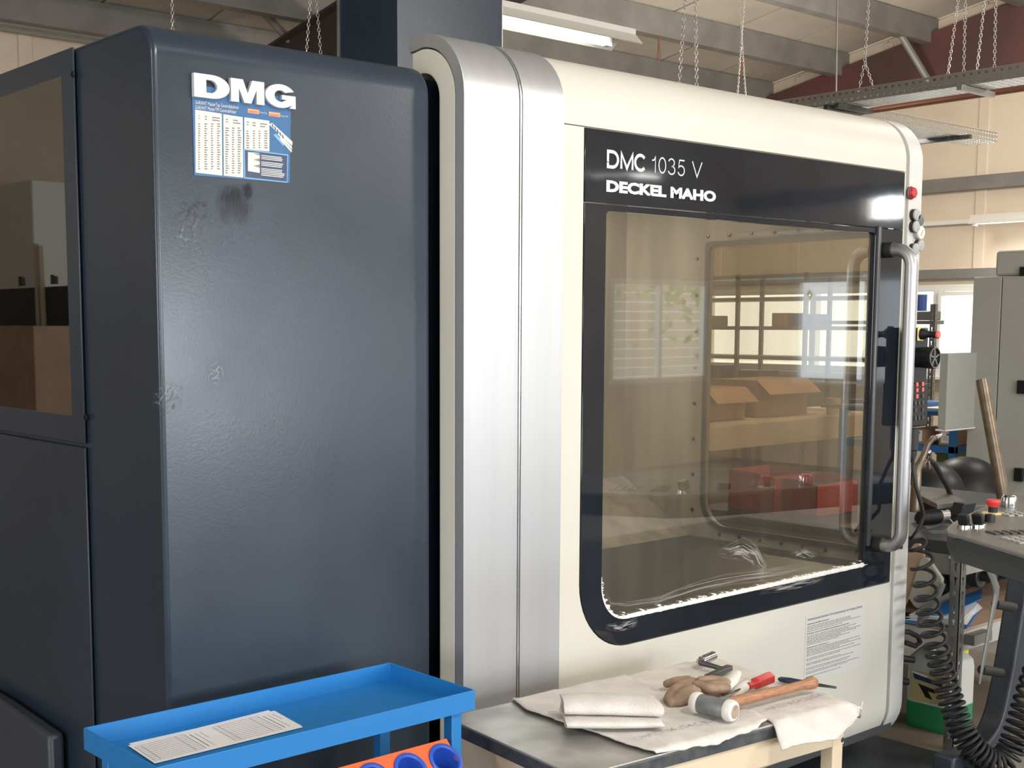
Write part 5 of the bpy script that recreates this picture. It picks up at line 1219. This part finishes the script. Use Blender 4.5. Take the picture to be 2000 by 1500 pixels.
# ---- blue shelf unit with labelled boxes
XB = 8.7; V = lambda a, b: at(a, b, x=XB)
bs = thing('blue_shelving', (8.9, 5.2, 0), 'blue shelving with cardboard boxes seen between machine and cabinet', 'shelf')
ya0, ya1 = V(1866, 860).y, V(1770, 860).y + .5
for (a, b) in ((803, 812), (870, 884)):
    zt, zb = V(1830, a).z, V(1830, b).z; MB().box(XB, ya0, zb, XB + .5, ya1, zt).build('shelf_beam', m_bluef, bs, bevel=.003)
MB().box(XB, ya0, 0, XB + .04, ya0 + .05, V(1860, 800).z - .03).build('post', m_bluef, bs)
MB().box(XB, ya0 + .9, 0, XB + .04, ya0 + .95, V(1860, 800).z - .03).build('post', m_bluef, bs)
zs = V(1830, 870).z
for i, (a0, a1, lab) in enumerate(((1832, 1862, 'cardboard box with a white label at the right end of the blue shelf'), (1776, 1805, 'cardboard box with a white label behind the hanging control'))):
    ya_, yb_ = V(a1, 860).y, V(a0, 860).y; bx_ = thing('cardboard_box', (XB + .15, (ya_ + yb_) / 2, zs), lab, 'box', 'labelled boxes on the blue shelf')
    zt = V(1845, 841).z; MB().box(XB + .005, ya_, zs + .001, XB + .4, yb_, zt).build('carton', m_card, bx_, bevel=.004)
    lb = MB().box(XB + .002, ya_ + .02, zs + .02, XB + .004, yb_ - .02, zt - .01).build('paper_label', m_paper, bx_)
    MB().box(XB + .0012, ya_ + .035, zt - .035, XB + .0018, ya_ + .055, zt - .02).box(XB + .0012, ya_ + .05, zs + .06, XB + .0018, yb_ - .035, zs + .064).box(XB + .0012, ya_ + .05, zs + .045, XB + .0018, yb_ - .035, zs + .048).build('label_print', m_ink, lb)
for (a0, a1, b0, b1, xx, lab) in ((1828, 1858, 884, 903, 8.85, 'small green crate under the blue shelf'), (1866, 1892, 846, 896, 9.3, 'tall green crate beside the blue shelf post')):
    c0_, c1_ = at(a0, b1, x=xx), at(a1, b0, x=xx); o = MB().box(xx, c1_.y, 0.001 if xx > 9 else c0_.z, xx + .4, c0_.y, c1_.z).box(xx - .01, c1_.y - .008, c1_.z - .02, xx + .4, c0_.y + .008, c1_.z).build('green_crate', m_green, None, bevel=.004); tag(o, lab, 'crate', 'green crates by the blue shelf')
zt = V(1830, 803).z
o = MB().box(XB + .03, ya0 + .1, zt + .001, XB + .45, ya1 - .1, zt + .018).build('white_board', m_paper, None, bevel=.002); tag(o, 'thin white board lying on top of the blue shelf', 'board')
o = MB().box(XB + .05, ya0 + .3, zt + .02, XB + .45, ya0 + .9, zt + .05).build('blue_box_lid', m_bluef, None, bevel=.004); tag(o, 'flat blue box on the white board', 'box')

# ================================================================ OVERHEAD
def chain(pts, name, label, link=.028, r_=.0024, group='tray suspension chains'):
    mb = MB(); tog = 0
    for a, b in zip(pts[:-1], pts[1:]):
        a, b = Vector(a), Vector(b); L = (b - a).length; n_ = max(1, int(L / (link * .80))); d_ = (b - a).normalized(); u = d_.orthogonal().normalized(); v = d_.cross(u)
        for i in range(n_):
            c = a + (b - a) * ((i + .5) / n_); s1 = u if tog % 2 else v; tog += 1; ring_ = []
            for k_ in range(8):
                an = 2 * math.pi * k_ / 8; ring_.append(c + d_ * math.cos(an) * link * .5 + s1 * math.sin(an) * link * .30)
            mb.tube(ring_, r_, 4, closed=True)
    o = mb.build(name, m_galvb, None, angle=180); tag(o, label, 'chain', group); return o
def up(p, x=8.0):   # follow a chain up to the roof
    return Vector(p)
def tray_wall(fn, L, h, cell, name, mt, parent, rows=2):
    """perforated side: every cell is a frame of four quads round a hole"""
    mb = MB(); n_ = int(L / cell); ch = h / rows
    for i in range(n_):
        for j in range(rows):
            if (i) % 1: continue
            u0, u1, v0, v1 = i * cell, (i + 1) * cell, j * ch, (j + 1) * ch; off = cell * .0
            a0, a1, b0, b1 = u0 + cell * .28, u1 - cell * .28, v0 + ch * .36, v1 - ch * .30
            P_ = [fn(u0, v0), fn(u1, v0), fn(u1, v1), fn(u0, v1), fn(a0, b0), fn(a1, b0), fn(a1, b1), fn(a0, b1)]
            mb.add(P_, [(0, 1, 5, 4), (1, 2, 6, 5), (2, 3, 7, 6), (3, 0, 4, 7)])
    o = mb.build(name, mt, parent, smooth=False); s_ = o.modifiers.new('solid', 'SOLIDIFY'); s_.thickness = .0015; return o
def cable_tray(label, org, du_, dw, L, W_, h, zc, cell=.05):
    """org: start point of the near lower edge; du_: run; dw: across"""
    org, du_, dw = Vector(org), Vector(du_), Vector(dw); t = thing('cable_tray', org, label, 'cable tray', 'perforated cable trays')
    tray_wall(lambda u, v: org + du_ * u + Vector((0, 0, v)), L, h, cell, 'side_rail', m_galv, t)
    tray_wall(lambda u, v: org + dw * W_ + du_ * u + Vector((0, 0, v)), L, h, cell, 'side_rail', m_galv, t)
    tray_wall(lambda u, v: org + du_ * u + dw * v, L, W_, cell, 'tray_floor', m_galvb, t, rows=6)
    for ww in (0, W_): MB().obox(org + dw * ww + du_ * L / 2 + Vector((0, 0, h)), du_ * L / 2, dw * .006, (0, 0, .002)).build('top_lip', m_galvb, t)
    return t
tz = 3.16
ty1, ty0 = 6.0, 2.6
cable_tray('long perforated cable tray running away under the red roof beam', (8.0, ty0, tz), (0, 1, 0), (1, 0, 0), ty1 - ty0, .26, .085, 0)
cable_tray('short perforated cable tray branching off to the right wall', (8.27, 5.37, tz - .02), (1, 0, 0), (0, 1, 0), 2.25, .28, .075, 0, cell=.045)
for i, (px, py, lab) in enumerate(((1865, 172, 'bracket bar under the long cable tray, near the paired chains'), (1640, 210, 'bracket bar under the long cable tray beside the machine top'), (1700, 228, 'bracket bar under the tray junction'), (1915, 267, 'bracket bar under the free end of the short tray'))):
    if i < 3: c = at(px, py, z=tz - .03); o = MB().box(7.93, c.y - .02, tz - .035, 8.36, c.y + .02, tz - .003)
    else: c = at(px, py, z=tz - .05); o = MB().box(c.x - .02, 5.28, tz - .055, c.x + .02, 5.72, tz - .023)
    o = o.build('bracket_bar', m_dsteel if i else m_galv, None, bevel=.003); tag(o, lab, 'bracket', 'brackets under the cable trays')
# copper pipe
o = MB().tube([at(1600, 231, x=8.5), at(1700, 216, x=8.5), at(2000, 172, x=8.5), at(2080, 160, x=8.5)], .022, 10).build('copper_pipe', m_copper, None); tag(o, 'reddish copper pipe running below the long cable tray', 'pipe')
X8 = lambda a, b, x=8.02: at(a, b, x=x)
def top(p0, p1):   # extend a chain line upward to the roof
    d_ = p0 - p1; t_ = 0
    p = p0.copy()
    while p.z < roof(p.y) - .02 and t_ < 400: p += d_.normalized() * .02; t_ += 1
    return p
for (a0, a1, lab) in (((1923, 0), (1908, 140), 'left chain of the bright pair holding the long tray’s near end'), ((1945, 0), (1942, 135), 'right chain of the bright pair holding the long tray’s near end'),
                      ((1867, 32), (1851, 155), 'left chain of the dimmer pair behind the bright chains'), ((1885, 22), (1882, 143), 'right chain of the dimmer pair behind the bright chains')):
    p0, p1 = X8(*a0), X8(*a1); p1.z = max(p1.z, tz + .085); chain([top(p0, p1), p1], 'tray_chain', lab)
p0, p1 = X8(1697, 0), X8(1689, 120); chain([top(p0, p1), p1, X8(1677, 179)], 'tray_chain', 'forked chain above the long tray, left of the diagonal brace'); 
c2_ = chain([p1, X8(1706, 173)], 'chain_leg', None); 
del c2_['category'], c2_['group']; c2_.parent = bpy.data.objects['tray_chain.004']; c2_.location = ORG[c2_.name] - ORG['tray_chain.004']
p0, p1 = X8(1635, 27), X8(1633, 186); o = MB().tube([top(p0, p1), p1], .006, 8).build('hanger_rod', m_galv, None); tag(o, 'thin threaded rod holding the long tray by the machine top', 'rod')
for (a0, a1, xx, lab) in (((1336, 28), (1326, 175), 5.6, 'left chain hanging down behind the cream machine top'), ((1358, 0), (1361, 185), 5.6, 'right chain hanging down behind the cream machine top'),
                          ((606, 0), (598, 110), 4.4, 'left chain hanging behind the navy cabinet'), ((618, 0), (627, 112), 4.4, 'right chain hanging behind the navy cabinet'), ((336, 0), (337, 60), 3.6, 'single thin chain above the navy cabinet’s corner'),
                          ((1443, 150), (1439, 205), 9.0, 'small left chain of the far pair above the machine top'), ((1454, 150), (1458, 207), 9.0, 'small right chain of the far pair above the machine top')):
    p0, p1 = at(*a0, x=xx), at(*a1, x=xx); chain([top(p0, p1), p1], 'hanging_chain', lab, link=.026 if xx < 8 else .022, r_=.0022 if xx < 8 else .0018, group='chains hanging behind the machine')
for (a, b, c_, lab) in ((1287, 55, 117, 'thin looped wire hanging from the roof purlin, left one'), (1450, 92, 150, 'thin looped wire hanging from the roof purlin, right one')):
    p = at(a, b, y=8.4); p2 = at(a - 3, c_, y=8.4); p3 = at(a + 3, c_, y=8.4); pm = p.lerp(p2, .45); pm.x = p.x
    o = MB().tube([p, pm, p2, p3, pm + Vector((.004, 0, 0))], .006, 6).build('wire_loop', m_copper, None); tag(o, lab, 'wire', 'wire loops under the purlin')
# fluorescent lamps
def lamp(label, p0, p1, across, power, w_=.16, tubeoff=0.0, cut=0, tr=.019):
    p0, p1, ac = Vector(p0), Vector(p1), Vector(across).normalized(); d_ = (p1 - p0).normalized(); L = (p1 - p0).length; m_ = (p0 + p1) / 2
    t = thing('fluorescent_lamp', m_, label, 'lamp', 'fluorescent ceiling lamps')
    sec = [(-w_ / 2, 0), (-w_ * .28, .055), (-w_ * .28, .085), (w_ * .28, .085), (w_ * .28, .055), (w_ / 2, 0), (w_ * .47, -.004), (w_ * .24, .045), (-w_ * .24, .045), (-w_ * .47, -.004)]
    MB().prism(sec, [], lambda a, b: p0 + ac * a + Vector((0, 0, b)), lambda a, b: p1 + ac * a + Vector((0, 0, b))).build('reflector', m_wlamp, t, smooth=False)
    MB().tube([p0 + d_ * (.05 + cut * 0) - Vector((0, 0, -.018)), p1 - d_ * (.05 + cut) + Vector((0, 0, .018))], tr, 14).build('tube', m_tube, t)
    MB().obox(p0 + d_ * .03 + Vector((0, 0, .012)), d_ * .02, ac * .018, (0, 0, .03)).obox(p1 - d_ * (.03 + cut) + Vector((0, 0, .012)), d_ * .02, ac * .018, (0, 0, .03)).build('lamp_holder', m_winf, t)
    if power:
        l = bpy.data.lights.new('lamp_light', 'AREA'); l.shape = 'RECTANGLE'; l.size = L * .9; l.size_y = .06; l.energy = power; l.color = (1, .97, .92)
        o = bpy.data.objects.new('lamp_light', l); col.objects.link(o); o.parent = t; o.location = (0, 0, -.006); o.rotation_euler = (0, 0, math.atan2(d_.y, d_.x))
    return t
lp0, lp1 = at(938, 30, y=5.0), at(1224, 74, y=5.0); lp1.z = lp0.z = 3.20
lamp('bright fluorescent lamp hanging behind the navy machine column', (4.36, 5.0, 3.18), (lp1.x, 5.0, 3.18), (0, 1, 0), 22, w_=.24, cut=.13, tr=.036)
qa, qb = at(1913, 437, x=12.4), at(2090, 428, x=12.4)
lamp('fluorescent lamp with orange-tinted housing at the right wall', (12.4, qb.y, qa.z), (12.4, qa.y + .08, qa.z), (1, 0, 0), 12)
for i, (x, y) in enumerate(((1.5, -.6), (6.0, -1.2), (10.0, 1.0), (-3.5, 1.5))):
    lamp(['fluorescent lamp over the aisle behind the viewer', 'fluorescent lamp mirrored in the door header', 'fluorescent lamp high over the right aisle', 'fluorescent lamp over the left aisle'][i], (x - .75, y, 3.9), (x + .75, y, 3.9), (0, 1, 0), 25)

q0, q1 = at(1143, 368, y=9.0), at(1295, 347, y=9.0)
lamp('fluorescent lamp above the side windows, mirrored across the header lettering', (q0.x, -4.2, 3.10), (q1.x, -4.2, 3.21), (0, 1, 0), 15, tr=.036)
# ================================================================ SEEN THROUGH THE MACHINE'S TWO PANES
sh = thing('storage_rack', (12.3, 8.9, 0), 'tall open storage rack before the far windows, seen through the machine panes', 'shelf')
for y in (7.3, 8.2, 9.1, 10.2):
    for x in (12.05, 12.5): MB().box(x, y, 0, x + .04, y + .04, 2.2).build('post', m_shelf, sh)
for z in (.45, .98, 1.25, 1.58, 1.90, 2.15): MB().box(12.05, 7.3, z, 12.54, 10.24, z + .04).build('shelf_board', m_shelf, sh)
random.seed(4)
ORD = ['first', 'second', 'third', 'fourth', 'fifth', 'sixth', 'seventh', 'eighth', 'ninth', 'tenth', 'eleventh']
for z, zn in ((1.02, 'lower'), (1.62, 'upper')):
    y = 7.4; kb = 0
    while y < 9.9:
        w_ = random.uniform(.14, .34); h_ = random.uniform(.09, .16); mt = random.choice([m_card, m_shelf, m_dsteel, m_bluec, m_card])
        if random.random() < .62:
            o = MB().box(12.08, y, z + .001, 12.45, y + w_, z + h_).build('stock_bin', mt, None, bevel=.006)
            tag(o, '%s bin, %s from the right on the %s board of the far rack' % ({m_card: 'brown', m_shelf: 'grey', m_dsteel: 'black', m_bluec: 'blue'}[mt], ORD[kb], zn), 'bin', 'bins on the far rack'); kb += 1
        y += w_ + random.uniform(.06, .25)
wb_ = thing('packing_bench', (9.8, 6.8, 0), 'packing bench covered in kraft paper, seen through the machine panes', 'workbench')
MB().box(7.4, 6.35, .81, 12.0, 7.25, .85).build('bench_top', m_kraft, wb_); MB().box(7.4, 6.33, .66, 12.0, 6.35, .845).build('paper_skirt', m_kraft, wb_)
for x in (7.5, 9.7, 11.9):
    for y in (6.4, 7.2): MB().box(x - .03, y - .03, 0, x + .03, y + .03, .81).build('leg', m_dsteel, wb_)
for i, (x, w_, h_) in enumerate(((8.45, .55, .27), (9.15, .75, .32))):
    bx_ = thing('open_carton', (x + w_ / 2, 6.9, .85), ['small brown carton at the left on the kraft-covered bench', 'large brown carton with open flap on the kraft-covered bench'][i], 'box', 'cartons on the packing bench')
    MB().box(x, 6.7, .851, x + w_, 7.15, .85 + h_).build('carton', m_card, bx_, bevel=.004); MB().obox((x + w_ / 2, 6.63, .85 + h_ - .06), (w_ / 2, 0, 0), (0, .07, .06), (0, .002, -.002)).build('flap', m_card, bx_)
cu_ = thing('paper_cup', (9.95, 6.45, .85), 'pale brown paper cup on the kraft-covered bench', 'cup')
MB().lathe((9.95, 6.47, .851), (0, 0, 1), [(0, 0), (0, .05), (.15, .07), (.15, .064), (.01, .045), (.01, 0)], 20).build('cup_body', m_kraft, cu_)
ws_ = MB().box(10.3, 6.5, .851, 11.6, 7.0, .875).build('paper_stack', m_paper, None); tag(ws_, 'flat white sheets on the right of the kraft-covered bench', 'paper')
for i, (px0, px1, py0, py1, yv) in enumerate(((1510, 1590, 916, 1003, 3.34), (1594, 1676, 930, 1008, 3.16))):
    a, b = at(px0, py1, y=yv), at(px1, py0, y=yv)
    x0_, x1_, z0_, z1_, y_ = a.x, b.x, .8205, b.z, yv
    t = thing('red_bin', ((x0_ + x1_) / 2, y_, z0_), ['left red stacking bin seen through the machine window', 'right red stacking bin seen through the machine window'][i], 'bin', 'red stacking bins')
    zz = z1_ - z0_
    side = [(0, 0), (.24, 0), (.24, zz), (.10, zz), (0, zz * .9)]
    for xa, xb in ((x0_, x0_ + .004), (x1_ - .004, x1_)): MB().prism(side, [], lambda u, v: (xa, y_ + u, z0_ + v), lambda u, v: (xb, y_ + u, z0_ + v)).build('side_wall', m_red, t, smooth=False)
    MB().box(x0_, y_, z0_, x1_, y_ + .004, z0_ + zz * .9).build('front_wall', m_red, t); MB().box(x0_, y_ + .236, z0_, x1_, y_ + .24, z1_).build('back_wall', m_red, t); MB().box(x0_, y_, z0_, x1_, y_ + .24, z0_ + .004).build('bottom', m_red, t)
# ================================================================ MIRRORED IN THE DARK SIDE WINDOW
def mirx(px, py, xv): v = at(px, py, x=xv); return Vector((2 * 1.305 - xv, v.y, v.z))
a, b = mirx(70, 560, 4.0), mirx(-80, 380, 4.0)
o = MB().box(a.x - .4, a.y, .0, a.x, min(b.y + .4, 10.4), b.z).build('white_locker', m_winf, None, bevel=.01); tag(o, 'white locker in the left aisle, mirrored in the dark side window', 'cabinet')
a, b = mirx(72, 785, 3.2), mirx(-60, 636, 3.2)
o = MB().box(a.x - .3, a.y, .0, a.x, b.y + .3, b.z).build('plywood_crate', m_board, None, bevel=.004); tag(o, 'plywood crate in the left aisle, mirrored low in the dark side window', 'crate')
a, b = mirx(120, 640, 3.4), mirx(-60, 562, 3.4)
dk = thing('tool_stand', (a.x - .2, (a.y + b.y) / 2, 0), 'dark tool stand between the white locker and plywood crate', 'stand')
MB().box(a.x - .5, a.y, 0, a.x - .32, b.y + .3, b.z).build('stand_body', m_dpanel, dk, bevel=.01)
for (px, py) in ((10, 548), (16, 550), (72, 545), (79, 548)): c = mirx(px, py, 3.4); MB().box(c.x - .12, c.y - .008, b.z, c.x - .10, c.y + .008, c.z + .03).build('tool_pin', m_dpanel, dk)
for i, (p0_, p1_) in enumerate((((80, 480), (92, 560)), ((72, 476), (76, 560)))):
    c0_, c1_ = mirx(*p0_, 3.7), mirx(*p1_, 3.7); o = MB().cyl((c0_.x, c0_.y, c0_.z), (c1_.x, c1_.y, 0.0), .02, n=8).build('wooden_lath', m_kraft, None); tag(o, ['longer wooden lath leaning beside the white locker', 'shorter wooden lath leaning beside the white locker'][i], 'lath', 'laths by the white locker')
